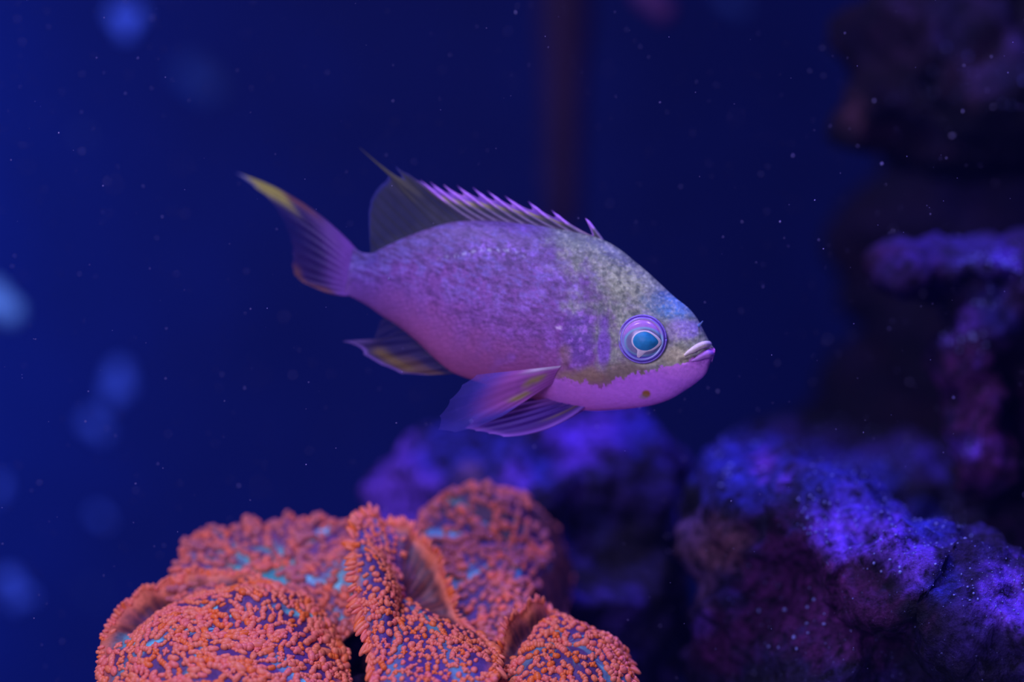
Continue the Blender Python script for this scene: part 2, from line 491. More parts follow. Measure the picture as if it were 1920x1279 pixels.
rock('coral_base_rock', 'dark base rock that the orange mushroom corals grow on',
     [(420, 1480, 0.015, 22, 22, 17), (640, 1470, 0.02, 22, 22, 20), (860, 1440, 0.02, 20, 22, 16), (1040, 1500, 0.015, 14, 20, 15), (500, 1290, 0.04, 13, 10, 12), (690, 1210, 0.045, 14, 9, 14), (900, 1250, 0.04, 12, 9, 12),
      (560, 2000, 0.015, 40, 34, 40), (560, 2500, 0.015, 44, 34, 60)],
     m_rock_base, seed=21)

# ------------------------------------------------------------------ fish
TH = math.radians(13)
NOSE = P(1337, 655, 0.0)
T_N = np.array([-math.sin(TH), -math.cos(TH), 0])       # the fish's own side that faces the camera
FX = np.array([math.cos(TH), -math.sin(TH), 0])          # forward
CAM = np.array([0, CAMY, H])

def F(px, py, w=0.0):
    """fish-local point (forward, away, up) on the plane w metres off the fish's midplane"""
    d = np.array([(px - 960) / FPX, 1.0, (639.5 - py) / FPX])
    p0 = NOSE + T_N * w
    s = ((p0 - CAM) @ T_N) / (d @ T_N)
    q = CAM + d * s - NOSE
    return np.array([q @ FX, -w, q[2]])

def to_px(l):
    """frame position of fish-local points, near side (far-side points mirrored)"""
    l = np.atleast_2d(l)
    q = NOSE + l[:, :1] * FX + np.abs(l[:, 1:2]) * T_N + l[:, 2:3] * np.array([0, 0, 1.0])
    k = FPX / (q[:, 1] - CAMY)
    return 960 + q[:, 0] * k, 639.5 - (q[:, 2] - H) * k

PX = 0.0001
top_px = [(1333, 645), (1326, 633), (1316, 614), (1306, 596), (1291, 578), (1266, 558), (1240, 534), (1215, 511), (1190, 490), (1160, 466), (1131, 450), (1100, 440), (1062, 432), (1016, 424), (977, 419), (940, 415), (907, 413), (875, 414),
          (851, 416), (809, 427), (775, 439), (740, 454), (715, 466), (696, 475), (680, 474), (662, 463), (650, 452)]
bot_px = [(1337, 664), (1334, 680), (1325, 698), (1310, 714), (1286, 731), (1260, 747), (1230, 758), (1200, 764), (1150, 769), (1100, 770), (1050, 762), (1000, 748), (950, 733), (890, 714), (852, 700), (815, 672), (790, 648), (760, 622), (738, 606), (715, 592), (690, 574), (665, 560), (645, 550)]
ax_end = F(648, 503)
AXD = ax_end[[0, 2]] / np.linalg.norm(ax_end[[0, 2]])     # along the body, snout to tail (in forward/up)
AXN = np.array([AXD[1], -AXD[0]])                          # upwards across the body
if AXN[1] < 0: AXN = -AXN
def ab(l): return l[0] * AXD[0] + l[2] * AXD[1], l[0] * AXN[0] + l[2] * AXN[1]
tp = [ab(F(*p)) for p in top_px]; bp = [ab(F(*p)) for p in bot_px]
def mono(pts, b0):
    pts = sorted(pts); out = [(-0.00045, b0)]
    for a, b in pts:
        if a > out[-1][0] + 1e-5: out.append((a, b))
    return np.array(out)
TOP, BOT = mono(tp, 0.0), mono(bp, -0.0006)
LEN = min(TOP[-1, 0], BOT[-1, 0])
A0 = -0.00045
W_A = np.array([-4.5, 4, 14, 30, 60, 110, 170, 240, 320, 410, 500, 580, 640, 690, 720]) * PX
W_V = np.array([0, 14, 24, 34, 46, 58, 68, 75, 77, 72, 56, 36, 22, 10, 2]) * PX
def b_top(a): return pchip(TOP[:, 0], TOP[:, 1], a)
def b_bot(a): return pchip(BOT[:, 0], BOT[:, 1], a)
def halfw(a, b):
    t, u = b_top(a), b_bot(a)
    m, h = (t + u) / 2, np.maximum((t - u) / 2, 1e-6)
    k = np.clip((b - m) / h, -1, 1)
    return pchip(W_A, W_V, a) * np.sqrt(1 - k * k)

def surf(px, py, out=0.0):
    """fish-local point of the near flank seen at px, py"""
    w = 0.003
    for _ in range(12):
        l = F(px, py, w)
        a, b = ab(l)
        w = 0.5 * w + 0.5 * float(halfw(np.array([max(a, A0)]), np.array([b]))[0])
    return F(px, py, w + out)

def poly_dist(x, y, pts):
    """signed distance to an open polyline (positive on its left side) and the parameter along it"""
    best = np.full(x.shape, 1e9); sg = np.ones_like(x)
    for (x0, y0), (x1, y1) in zip(pts[:-1], pts[1:]):
        dx, dy = x1 - x0, y1 - y0
        t = np.clip(((x - x0) * dx + (y - y0) * dy) / (dx * dx + dy * dy), 0, 1)
        d = np.hypot(x - x0 - t * dx, y - y0 - t * dy)
        s = np.sign((x - x0) * dy - (y - y0) * dx)
        k = d < best
        best[k] = d[k]; sg[k] = s[k]
    return best * sg

GILL = [(1105, 500), (1080, 545), (1058, 590), (1046, 622), (1048, 652), (1060, 680), (1080, 702), (1110, 722), (1150, 745)]
PREOP = [(1118, 570), (1120, 610), (1124, 650), (1126, 690), (1136, 722)]
MOUTH = [(1340, 655), (1327, 657), (1312, 668), (1296, 674), (1280, 677)]

fish = empty('anthias_fish', NOSE + np.array([0, 0, -0.0113]), -TH)
tag(fish, 'violet-pink anthias fish with grey-green forehead and blue eye swimming above the corals', 'fish')
FOFF = np.array([0, 0, 0.0113])
def fobj(name, verts, faces, material, parent=None, rgb=None, alpha=None):
    me = mesh_from(name, np.asarray(verts) + FOFF, faces)
    if rgb is not None: colour(me, rgb, alpha)
    return obj(name, me, material, parent or fish)

m_skin = mat_skin()
m_fin = mat_fin('fin_membrane')
m_ray = mat_painted('fin_ray', 0.45, 0.4, 1500, 0.15)

# --- body
NA, NPH = 420, 300
s = np.linspace(0, 1, NA)
aa = A0 + (LEN - A0) * (0.45 * s ** 2.2 + 0.55 * s)
ph = np.linspace(0, 2 * math.pi, NPH, endpoint=False)
Agrid, Pgrid = np.meshgrid(aa, ph, indexing='ij')
t_, u_ = b_top(aa), b_bot(aa)
t_[0] = u_[0] = -0.0003
mid, hh = ((t_ + u_) / 2)[:, None], np.maximum((t_ - u_) / 2, 0)[:, None]
ww = pchip(W_A, W_V, aa)[:, None]
Bg = mid + hh * np.sin(Pgrid)
Yg = -ww * np.cos(Pgrid)
X = Agrid * AXD[0] + Bg * AXN[0]
Z = Agrid * AXD[1] + Bg * AXN[1]
body = np.stack([X, Yg, Z], -1).reshape(-1, 3)
bx, by = to_px(body)
# relief: gill cover edge, cheek edge, mouth cleft
sgn = np.sign(Yg.ravel())
dg_ = poly_dist(bx, by, GILL)
dp_ = poly_dist(bx, by, PREOP)
dm_ = np.abs(poly_dist(bx, by, MOUTH))
cosw = np.abs(np.cos(Pgrid.ravel()))
gs_ = np.sign(poly_dist(np.array([1100.0]), np.array([640.0]), GILL)[0])
ps_ = np.sign(poly_dist(np.array([1150.0]), np.array([640.0]), PREOP)[0])
inside_g = dg_ * gs_
rel = 0.00045 * sstep(-6, 6, inside_g) * np.exp(-np.clip(inside_g, 0, None) / 45) * sstep(480, 560, by) * (1 - sstep(690, 722, by))
inside_p = dp_ * ps_
rel = rel + 0.0005 * sstep(-4, 4, inside_p) * np.exp(-np.clip(inside_p, 0, None) / 30) * sstep(560, 600, by) * (1 - sstep(700, 730, by))
rel = rel - 0.0007 * np.exp(-(dm_ / 3.5) ** 2)
body[:, 1] += sgn * rel * cosw

# --- skin colours (pattern of the animal, in its own side-view coordinates)
q3 = np.stack([bx, by, np.zeros_like(bx)], -1)
n8 = fbm(q3 / 9.0, 3, 31); n25 = fbm(q3 / 24.0, 4, 33); n60 = fbm(q3 / 60.0, 3, 35); n4 = fbm(q3 / 4.0, 2, 37)
ca, sa = math.cos(0.42), math.sin(0.42)
qs = np.stack([(bx * ca + by * sa) / 16.0, (by * ca - bx * sa) / 5.0, np.zeros_like(bx)], -1)   # streaks along the scale rows
ns = fbm(qs, 3, 39)
def mixc(c, rgb, f):
    return c + (np.asarray(rgb) - c) * np.clip(f, 0, 1)[:, None]
def blob(cx, cy, rx, ry, soft=0.5, wob=0.35):
    return 1 - sstep(1 - soft, 1 + soft, np.hypot((bx - cx) / rx, (by - cy) / ry) + wob * n25)
vb = np.clip((Bg.ravel() - u_.repeat(NPH)) / np.maximum((t_ - u_).repeat(NPH), 1e-5), 0, 1)   # 0 belly .. 1 back
c = np.tile(alb(100, 60, 160), (len(body), 1))
c = mixc(c, alb(96, 74, 168), sstep(0.45, 0.95, vb + 0.25 * n25))
c = mixc(c, alb(124, 66, 152), 1 - sstep(0.05, 0.50, vb + 0.10 * n25))
c = mixc(c, alb(66, 42, 140), (1 - sstep(660, 830, bx)) * 0.85)                                   # tail root
c = mixc(c, alb(72, 62, 176), blob(682, 480, 28, 20) * 0.7)
c = mixc(c, alb(128, 78, 205), sstep(0.05, 0.5, n25) * sstep(880, 1010, bx) * 0.8)               # bright violet flecks
c = mixc(c, alb(88, 78, 190), sstep(0.0, 0.45, ns + 0.6 * n25) * sstep(0.30, 0.7, vb) * 0.55)
c = mixc(c, alb(62, 40, 120), sstep(0.05, 0.5, -ns) * sstep(0.2, 0.5, vb) * 0.4)
# grey-green nape and head
edge = (by - (700 - 0.35 * (bx - 1060)))
headm = sstep(1058, 1158, bx + 60 * n25 + 14 * n8 + 0.30 * (590 - by) + 30 * n60)
c = mixc(c, alb(124, 132, 142), headm * (0.85 + 0.3 * n8))
c = mixc(c, alb(98, 108, 122), sstep(0.87, 0.95, vb + 0.03 * n25) * sstep(985, 1080, bx) * 0.9)
c = mixc(c, alb(146, 154, 148), blob(1180, 525, 42, 30) * 0.6)
c = mixc(c, alb(70, 78, 98), sstep(0.0, 0.45, n8) * headm * 0.65)
c = mixc(c, alb(74, 76, 116), blob(1110, 610, 26, 70, 0.6, 0.4) * headm * 0.6)
c = mixc(c, alb(78, 118, 196), blob(1262, 572, 46, 27, 0.6) * (0.85 + 0.5 * n8))                # blue crown
c = mixc(c, alb(60, 92, 160), blob(1245, 552, 12, 9, 0.6) * 0.6)
c = mixc(c, alb(136, 118, 222), blob(1288, 618, 24, 17, 0.5) * 0.9)                              # snout blotch
c = mixc(c, alb(140, 122, 205), blob(1262, 622, 16, 22, 0.5) * 0.6)
c = mixc(c, alb(170, 180, 180), sstep(0.1, 0.45, n4) * headm * 0.24)
c = mixc(c, alb(112, 76, 206), blob(1133, 652, 12, 50, 0.35, 0.3) * 0.95)                        # cheek stripe
c = mixc(c, alb(86, 58, 170), blob(1085, 640, 26, 50, 0.5, 0.5) * 0.75)
c = mixc(c, alb(140, 95, 230), blob(1085, 640, 30, 58, 0.5, 0.5) * sstep(0.1, 0.4, n8) * 0.8)
c = mixc(c, alb(112, 96, 112), blob(1168, 695, 55, 24, 0.5) * sstep(668, 690, by) * 0.9)         # tan under the eye
c = mixc(c, alb(126, 104, 112), blob(1095, 706, 45, 14, 0.6) * 0.9)
c = mixc(c, alb(116, 88, 110), blob(1060, 668, 12, 20, 0.5) * 0.7)
c = mixc(c, alb(176, 174, 168), blob(1262, 668, 30, 18, 0.6) * 0.7)
c = mixc(c, alb(168, 166, 182), np.exp(-((np.hypot(bx - 1205, by - 636) - 49) / 3.5) ** 2) * sstep(1170, 1215, bx) * sstep(630, 660, by) * 0.7)
# pink chin and throat below a jagged line
yb = np.interp(bx, [1000, 1060, 1100, 1122, 1136, 1150, 1200, 1240, 1270, 1290, 1315, 1340], [716, 712, 716, 724, 724, 712, 700, 690, 682, 676, 664, 652])
chin = sstep(-1.5, 2.5, by - yb + 9 * n8 + 5 * n4) * sstep(1000, 1075, bx)
c = mixc(c, alb(164, 94, 250), chin)
c = mixc(c, alb(178, 108, 255), chin * blob(1285, 690, 60, 20, 0.6, 0.1) * 0.8)
c = mixc(c, alb(156, 86, 240), chin * sstep(730, 765, by) * 0.6)
c = mixc(c, alb(152, 86, 212), chin * (1 - sstep(1060, 1180, bx)) * 0.7)
c = mixc(c, alb(128, 84, 52), blob(1211, 738, 8, 7, 0.35, 0.5))                                  # rusty spot
c = mixc(c, alb(118, 104, 110), blob(1207, 744, 9, 5, 0.5, 0.4) * 0.6)
c = c * (1 - 0.34 * sstep(0.50, 0.95, vb) * (1 - 0.55 * headm))[:, None]         # darker pigment on the back, also painted in to offset the overhead light
# pale dashes of the lateral line
LL = [(720, 497), (780, 490), (850, 481), (905, 468), (960, 470), (1005, 492), (1045, 525), (1085, 552)]
dl = np.abs(poly_dist(bx, by, LL))
c = mixc(c, alb(150, 150, 225), np.exp(-(dl / 3.0) ** 2) * sstep(0.0, 0.5, n4 + 0.5 * np.sin(bx / 2.6)) * sstep(800, 870, bx) * (1 - sstep(930, 1010, bx)) * 0.6)
c = mixc(c, alb(118, 84, 215), np.exp(-((dl - 8) / 9.0) ** 2) * sstep(0.0, 0.4, n8) * sstep(820, 900, bx) * 0.6)
c = mixc(c, alb(190, 195, 240), blob(1047, 615, 6, 2.5, 0.4, 0.8) * 0.5)
c = np.clip(c * (1 + (0.18 * n4 + 0.34 * ns) * (0.25 + 0.75 * sstep(0.15, 0.5, vb)))[:, None], 0.004, 0.95)
bf = grid_faces(NA, NPH, True)
bf.append(tuple(range((NA - 1) * NPH, NA * NPH)))
scaly = np.clip(sstep(0.05, 0.40, vb + 0.05 * n25) * 0.75 + 0.25, 0, 1) * (1 - 0.75 * chin)      # smooth throat and belly
fobj('body', body, bf, m_skin, None, c, scaly)

# --- eyes
m_eye = mat_painted('eye_skin', 0.25, 0.5, 2500, 0.06, coat=0.15)
def eye(side):
    c0 = surf(1204.8, 636)
    e1 = np.array([0.995, 0.10, 0.0]); e1 /= np.linalg.norm(e1)       # the eye looks a little forward
    e3 = np.array([0.10, -0.995, 0.0])
    e2 = np.array([0, 0, 1.0])
    R = 44 * PX * 1.0
    nr, nt_ = 40, 96
    rr = np.linspace(0, 1, nr); tt = np.linspace(0, 2 * math.pi, nt_, endpoint=False)
    RR, TT = np.meshgrid(rr, tt, indexing='ij')
    ex, ez = (R * RR * np.cos(TT)).ravel(), (R * RR * np.sin(TT)).ravel()
    r = RR.ravel()
    h = 0.0014 * (1 - r ** 2.6) - 0.0009 * np.exp(-((r - 0.80) / 0.06) ** 2) * 0.35 - 0.0010 * sstep(0.93, 1.0, r)
    v = c0 + ex[:, None] * e1 + ez[:, None] * e2 + (h + 0.0004)[:, None] * e3
    X_, Y_ = ex / PX, -ez / PX                                         # pixel-like, y down
    n = fbm(np.stack([X_, Y_, X_ * 0], -1) / 7, 3, 71)
    col = np.tile(alb(112, 92, 205), (len(v), 1))
    col = mixc(col, alb(140, 96, 212), sstep(4, -4, Y_ + 20 + 0.012 * X_ ** 2) if False else 1 - sstep(-24, -14, Y_ - 0.010 * (X_ - 3) ** 2 * 0.8))
    col = mixc(col, alb(84, 72, 214), sstep(14, 24, Y_ - 0.006 * (X_) ** 2 + 4))
    iris = 1 - sstep(0.92, 1.06, np.hypot((X_ - 3) / 35, (Y_ - 5) / 26))
    col = mixc(col, alb(104, 104, 178), iris)
    col = mixc(col, alb(90, 84, 150), iris * sstep(0.55, 0.8, np.hypot((X_ - 5) / 35, (Y_ - 4) / 26)) * (0.6 + 0.4 * n))
    col = mixc(col, alb(100, 150, 225), np.exp(-((np.hypot((X_ - 3) / 35, (Y_ - 5) / 26) - 1.0) / 0.07) ** 2) * 0.8)
    col = mixc(col, alb(92, 62, 214), sstep(0.86, 0.93, r) * 0.9)
    col = mixc(col, alb(110, 140, 225), np.exp(-((r - 0.87) / 0.025) ** 2) * 0.7)
    if side > 0: v = v * np.array([1, -1, 1])
    f = grid_faces(nr, nt_, True)
    o = fobj('eye', v, f, m_eye, None, col)
    # pupil and its silvery rim, both lying on the dome
    def height(x_, y_):
        r2 = np.hypot(x_, y_) * PX / R
        return 0.0014 * (1 - r2 ** 2.6) + 0.0004
    t = np.linspace(0, 2 * math.pi, 60, endpoint=False)
    # teardrop: round at the back, drawn out towards the snout
    px_ = np.where(np.cos(t) > 0, 25 * np.cos(t), 22 * np.cos(t)) + 5.5
    py_ = -np.sin(t) * 17.5 * (1 - 0.38 * np.clip(np.cos(t), 0, 1) ** 2) + 3.5 + 2 * np.clip(np.cos(t), 0, 1)
    vv, ff = [], []
    for k, sc_ in enumerate((1.0, 0.96, 0.8, 0.55, 0.28, 0.02)):
        x_, y_ = 5.5 + (px_ - 5.5) * sc_, 4 + (py_ - 4) * sc_
        hh_ = height(x_, y_) + (0.0001 + 0.00045 * (1 - sc_ ** 2))
        vv.append(c0 + (x_ * PX)[:, None] * e1 - (y_ * PX)[:, None] * e2 + hh_[:, None] * e3)
    vv = np.vstack(vv)
    if side > 0: vv = vv * np.array([1, -1, 1])
    pu = obj('pupil', mesh_from('pupil', vv + FOFF, grid_faces(6, 60, True)), m_pupil, o)
    # rim with a spur pointing down
    out_ = 1.13 + 0.10 * np.clip(np.cos(t), 0, 1)
    spur = np.exp(-((t - 1.42 * math.pi) / 0.20) ** 2)
    vv = []
    for k in range(3):
        g = (0.94, 1.06, 1.0)[k]
        if k == 2: sc_ = out_ + 0.75 * spur
        elif k == 1: sc_ = 1.0 + (out_ - 1.0) * 0.6 + 0.45 * spur
        else: sc_ = np.full_like(t, 0.95)
        x_, y_ = 5.5 + (px_ - 5.5) * sc_ - (3 * spur if k else 0), 4 + (py_ - 4) * sc_
        hh_ = height(x_, y_) + (0.00005, 0.00016, 0.00002)[k]
        vv.append(c0 + (x_ * PX)[:, None] * e1 - (y_ * PX)[:, None] * e2 + hh_[:, None] * e3)
    vv = np.vstack(vv)
    if side > 0: vv = vv * np.array([1, -1, 1])
    obj('pupil_rim', mesh_from('pupil_rim', vv + FOFF, grid_faces(3, 60, True)), m_rim, o)
    # raised skin ring round the eye
    ring = np.array([c0 + R * 1.0 * (math.cos(a_) * e1 + math.sin(a_) * e2) + 0.0003 * e3 for a_ in np.linspace(0, 2 * math.pi, 73)])
    if side > 0: ring = ring * np.array([1, -1, 1])
    rv, rf = tube(ring, np.full(73, 1.8 * PX), 8)
    obj('eyelid_ring', mesh_from('eyelid_ring', rv + FOFF, rf), m_lid, o)
    return o
m_pupil = mat_plain('pupil_blue', alb(28, 108, 196), 0.45, 0.3, coat=0.0, nscale=600, namt=0.25)
m_rim = mat_plain('pupil_silver', alb(178, 178, 232), 0.3, 0.5, nscale=2500, namt=0.1)
m_lid = mat_plain('eyelid_violet', alb(104, 84, 214), 0.35, 0.5, nscale=1800, namt=0.2)
for sd in (-1, 1): eye(sd)

# --- lips
m_ulip = mat_plain('lip_cream', alb(196, 190, 212), 0.4, 0.4, nscale=2200, namt=0.12)
m_llip = mat_plain('lip_violet', alb(150, 100, 224), 0.35, 0.45, nscale=1500, namt=0.1)
def lip(name, near, front, rad, material):
    near = [surf(*p, out=0.0001) for p in near]
    pts = near + [F(*front)] + [p * np.array([1, -1, 1]) for p in near[::-1]]
    path = crom(pts, 61)
    x = np.abs(np.linspace(-1, 1, 61))
    rd = np.interp(x, [0, 0.25, 0.6, 1.0], np.array(rad) * PX)
    v, f = tube(path, rd, 12)
    fobj(name, v, f, material)
lip('upper_lip', [(1283, 667), (1291, 661), (1300, 656), (1310, 650), (1321, 646)], (1328, 645.5), (6.0, 6.5, 6.0, 2.0), m_ulip)
lip('lower_lip', [(1296, 677), (1304, 674), (1312, 670), (1320, 666), (1327, 664)], (1331, 664), (8, 8, 6.0, 1.5), m_llip)
nv, nf = tube(crom([F(1309, 612, 0.0012), F(1314, 607, 0.0014), F(1318, 602, 0.0015)], 9), np.linspace(3.2, 1.0, 9) * PX, 8)
fobj('nostril_flap', nv, nf, mat_plain('nostril_blue', alb(70, 92, 190), 0.4))

# --- fins
def fin(name, rays, colfn, notch=0.1, linear=False, ray_alpha=0.55, corr=0.00012, sub=7, nl=26, ray_names=('fin_ray',), ray_r=(2.0, 0.8), ray_col=None, thick=0.00012, bow=None, n_spines=0, ray_every=1, lab=None, first=0):
    """rays: list of (base, tip) in fish-local metres. A thin two-sided membrane stretched over tapered rays."""
    nR = len(rays)
    Bp = np.array([r[0] for r in rays]); Tp = np.array([r[1] for r in rays])
    tt = np.linspace(0, nR - 1, (nR - 1) * sub + 1)
    Bs, Ts = crom(Bp, len(tt)), crom(Tp, len(tt))
    if linear: Ts = np.stack([np.interp(tt, np.arange(nR), Tp[:, q]) for q in range(3)], 1)
    fr = tt - np.floor(tt)
    nt_ = (np.asarray(notch) * np.ones(nR))[np.minimum(np.floor(tt).astype(int), nR - 1)]
    ln = 1 - nt_ * np.sin(math.pi * fr) ** 0.7
    bw = np.zeros(len(tt)) if bow is None else np.interp(tt, np.arange(nR), bow)
    l = np.linspace(0, 1, nl)
    V = []
    for i in range(len(tt)):
        t = l * ln[i]
        p = Bs[i] + (Ts[i] - Bs[i]) * t[:, None]
        d = Ts[i] - Bs[i]
        perp = np.array([-d[2], 0, d[0]]); perp /= np.linalg.norm(perp) + 1e-9
        p = p + perp * (bw[i] * PX * 4 * t * (1 - t))[:, None]
        p[:, 1] += corr * np.sin(2 * math.pi * tt[i]) * np.sin(math.pi * t)
        V.append(p)
    V = np.vstack(V)
    Sx = np.repeat(tt / (nR - 1), nl); Lx = np.tile(l, len(tt)); Fr = np.repeat(fr, nl)
    col, alpha = colfn(Sx, Lx, Fr, V)
    n = len(V)
    f0 = grid_faces(len(tt), nl)
    off = np.array([0, thick / 2, 0])
    faces = list(f0) + [tuple(k + n for k in q[::-1]) for q in f0]
    me_v = np.vstack([V + off, V - off])
    o = fobj(name, me_v, faces, m_fin, None, np.vstack([col, col]), np.concatenate([alpha, alpha]))
    if lab: o['label'] = lab
    for k in range(first, nR, ray_every):
        i = k * sub
        p = V[i * nl:(i + 1) * nl][::2]
        m = len(p)
        r0, r1 = ray_r if k >= n_spines else (2.6, 3.0)
        v, f = tube(p, np.interp(np.linspace(0, 1, m), [0, 0.82, 1], [r0 * PX, r1 * PX, 0.2 * PX]), 6)
        me = mesh_from('ray', v + FOFF, f)
        rc = np.repeat(col[i * nl:(i + 1) * nl][::2], 6, axis=0) if ray_col is None else ray_col(k, np.repeat(np.linspace(0, 1, m), 6))
        colour(me, rc, None if k < n_spines else np.full(len(rc), ray_alpha))
        me.name = 'fin_spine' if k < n_spines else 'fin_ray'
        obj(me.name, me, m_ray if k < n_spines else m_fin, o)
    return o

def L2(a, b, wa=0.0, wb=0.0): return (F(a[0], a[1], wa), F(b[0], b[1], wb))
dors = [((1131, 452), (1097, 408)), ((1105, 444), (1034, 394)), ((1076, 438), (990, 377)), ((1046, 432), (946, 367)), ((1016, 428), (913, 357)), ((988, 424), (886, 351)), ((962, 421), (857, 348)), ((938, 419), (831, 346)), ((916, 418), (806, 341)), ((895, 418), (788, 337)),
        ((877, 419), (764, 325)), ((860, 421), (741, 312)), ((842, 424), (672, 275)), ((824, 428), (729, 329)), ((806, 434), (716, 345)), ((788, 440), (705, 358)), ((770, 447), (696, 374)), ((752, 454), (692, 396)), ((735, 462), (692, 420)), ((718, 470), (693, 446)), ((700, 479), (695, 470))]
def dors_col(S, Lc, Fr, V):
    x, y = to_px(V)
    n = fbm(np.stack([x, y, 0 * x], -1) / np.array([14, 14, 1]), 3, 81)
    spiny = 1 - sstep(0.42, 0.55, S)
    c = np.tile(alb(66, 66, 104), (len(V), 1))
    c = mixc(c, alb(92, 76, 132), (1 - sstep(0.15, 0.45, Lc)) * spiny)
    c = mixc(c, alb(104, 100, 116), sstep(0.35, 0.6, Lc) * spiny * (0.5 + 0.8 * sstep(0.4, 0.9, Fr)))
    c = mixc(c, alb(186, 172, 140), np.exp(-((Lc - 0.70) / 0.10) ** 2) * sstep(0.45, 0.75, Fr) * spiny)
    c = mixc(c, alb(120, 78, 226), sstep(0.74, 0.84, Lc) * spiny)
    c = mixc(c, alb(160, 112, 255), sstep(0.85, 0.95, Lc) * spiny * sstep(-0.1, 0.3, n))
    soft = 1 - spiny
    c = mixc(c, alb(60, 62, 92), soft)
    c = mixc(c, alb(92, 90, 84), soft * sstep(0.5, 0.75, Lc) * np.exp(-((S - 0.60) / 0.055) ** 2))
    c = mixc(c, alb(52, 56, 190), soft * sstep(0.93, 0.98, Lc) * 0.9 * (np.abs(S - 0.6) > 0.03))
    a = 0.50 * spiny + 0.28 * soft
    a = a + 0.45 * spiny * sstep(0.5, 0.8, Lc) + 0.15 * (1 - sstep(0.0, 0.3, Lc)) + 0.25 * np.exp(-((S - 0.60) / 0.05) ** 2)
    a = a * (0.85 + 0.3 * np.abs(np.cos(math.pi * Fr)) ** 4)
    return np.clip(c * (1 + 0.3 * n)[:, None], 0.003, 0.95), np.clip(a, 0.05, 0.97)
def dors_ray(k, t):
    if k < 10:
        c = np.tile(alb(96, 84, 150), (len(t), 1))
        return mixc(mixc(c, alb(176, 165, 170), np.exp(-((t - 0.66) / 0.1) ** 2)), alb(156, 104, 255), sstep(0.5, 0.62, t))
    return np.tile(alb(74, 74, 100), (len(t), 1))
notches = [0.85, 0.34, 0.30, 0.30, 0.28, 0.26, 0.24, 0.22, 0.16, 0.10, 0.04, 0.30, 0.36, 0.02] + [0.0] * 7
fin('dorsal_fin', [L2(a, b) for a, b in dors], dors_col, notches, linear=True, ray_col=dors_ray, n_spines=10, ray_r=(1.3, 0.7), bow=[0] + [4] * 9 + [2] * 11)

def caud_pts():
    tips = [(441, 324), (458, 335), (480, 352), (506, 374), (524, 402), (537, 428), (546, 452), (549, 474), (548, 496), (552, 514), (566, 528), (592, 540)]
    n = len(tips); out = []
    for i, t in enumerate(tips):
        f = i / (n - 1)
        b = (668 - 16 * f, 468 + 86 * f)
        d = math.hypot(t[0] - b[0], t[1] - b[1])
        out.append(L2(b, t, 0.0, -0.010 * (d / 260) ** 1.5))
    return out
def caud_col(S, Lc, Fr, V):
    x, y = to_px(V)
    n = fbm(np.stack([x, y, 0 * x], -1) / 10, 3, 91)
    c = np.tile(alb(42, 27, 110), (len(V), 1))
    c = mixc(c, alb(104, 64, 190), (1 - sstep(0.05, 0.6, Lc)))
    c = mixc(c, alb(96, 58, 92), (1 - sstep(0.04, 0.16, S)) * sstep(0.25, 0.5, Lc))
    c = mixc(c, alb(142, 134, 86), (1 - sstep(0.16, 0.32, S)) * sstep(0.58, 0.72, Lc) )
    c = mixc(c, alb(50, 60, 190), (1 - sstep(0.1, 0.2, S)) * sstep(0.93, 0.99, Lc))
    c = mixc(c, alb(98, 58, 86), sstep(0.84, 0.95, S) * sstep(0.2, 0.6, Lc) * 0.9)
    c = mixc(c, alb(98, 62, 82), sstep(0.68, 0.78, S) * sstep(0.80, 0.93, Lc) * 0.8)
    a = 0.95 - 0.75 * sstep(0.15, 0.95, Lc) * np.exp(-((S - 0.42) / 0.25) ** 2) - 0.1 * sstep(0.4, 1, Lc)
    return np.clip(c * (1 + 0.2 * n)[:, None], 0.003, 0.95), np.clip(a * (0.85 + 0.2 * np.abs(np.cos(math.pi * Fr)) ** 4), 0.05, 1)
fin('tail_fin', caud_pts(), caud_col, 0.02, ray_r=(1.4, 0.7), bow=[-20, -17, -12, -8, -5, -3, -1, 0, 1, 2, 3, 4], thick=0.0003)

anal = [((856, 700), (800, 703)), ((832, 682), (752, 700)), ((808, 661), (716, 684)), ((790, 645), (682, 664)), ((774, 631), (642, 640)), ((758, 618), (696, 650)), ((742, 606), (703, 630)), ((724, 593), (712, 604))]
def anal_col(S, Lc, Fr, V):
    x, y = to_px(V)
    c = np.tile(alb(40, 32, 104), (len(V), 1))
    c = mixc(c, alb(92, 66, 84), (1 - sstep(0.20, 0.40, S)) * sstep(0.25, 0.5, Lc) * (1 - sstep(0.9, 0.95, Lc)))
    c = mixc(c, alb(112, 90, 60), np.exp(-((Lc - 0.74) / 0.13) ** 2) * (1 - sstep(0.40, 0.52, S)) * sstep(0.1, 0.2, S))
    c = mixc(c, alb(112, 84, 206), sstep(0.90, 0.97, Lc) * (1 - sstep(0.58, 0.66, S)))
    c = mixc(c, alb(86, 66, 160), np.exp(-((S - 0.57) / 0.04) ** 2) * sstep(0.5, 0.8, Lc))
    a = 0.62 - 0.36 * sstep(0.35, 0.6, S)
    a = np.clip(a + 0.4 * np.exp(-((S - 0.52) / 0.07) ** 2) * sstep(0.4, 0.8, Lc), 0, 0.9)
    return c, a
fin('anal_fin', [L2(a, b) for a, b in anal], anal_col, [0.02, 0.02, 0.0, 0.10, 0.30, 0.04, 0.03, 0.03], linear=True, ray_r=(1.2, 0.7), sub=9)

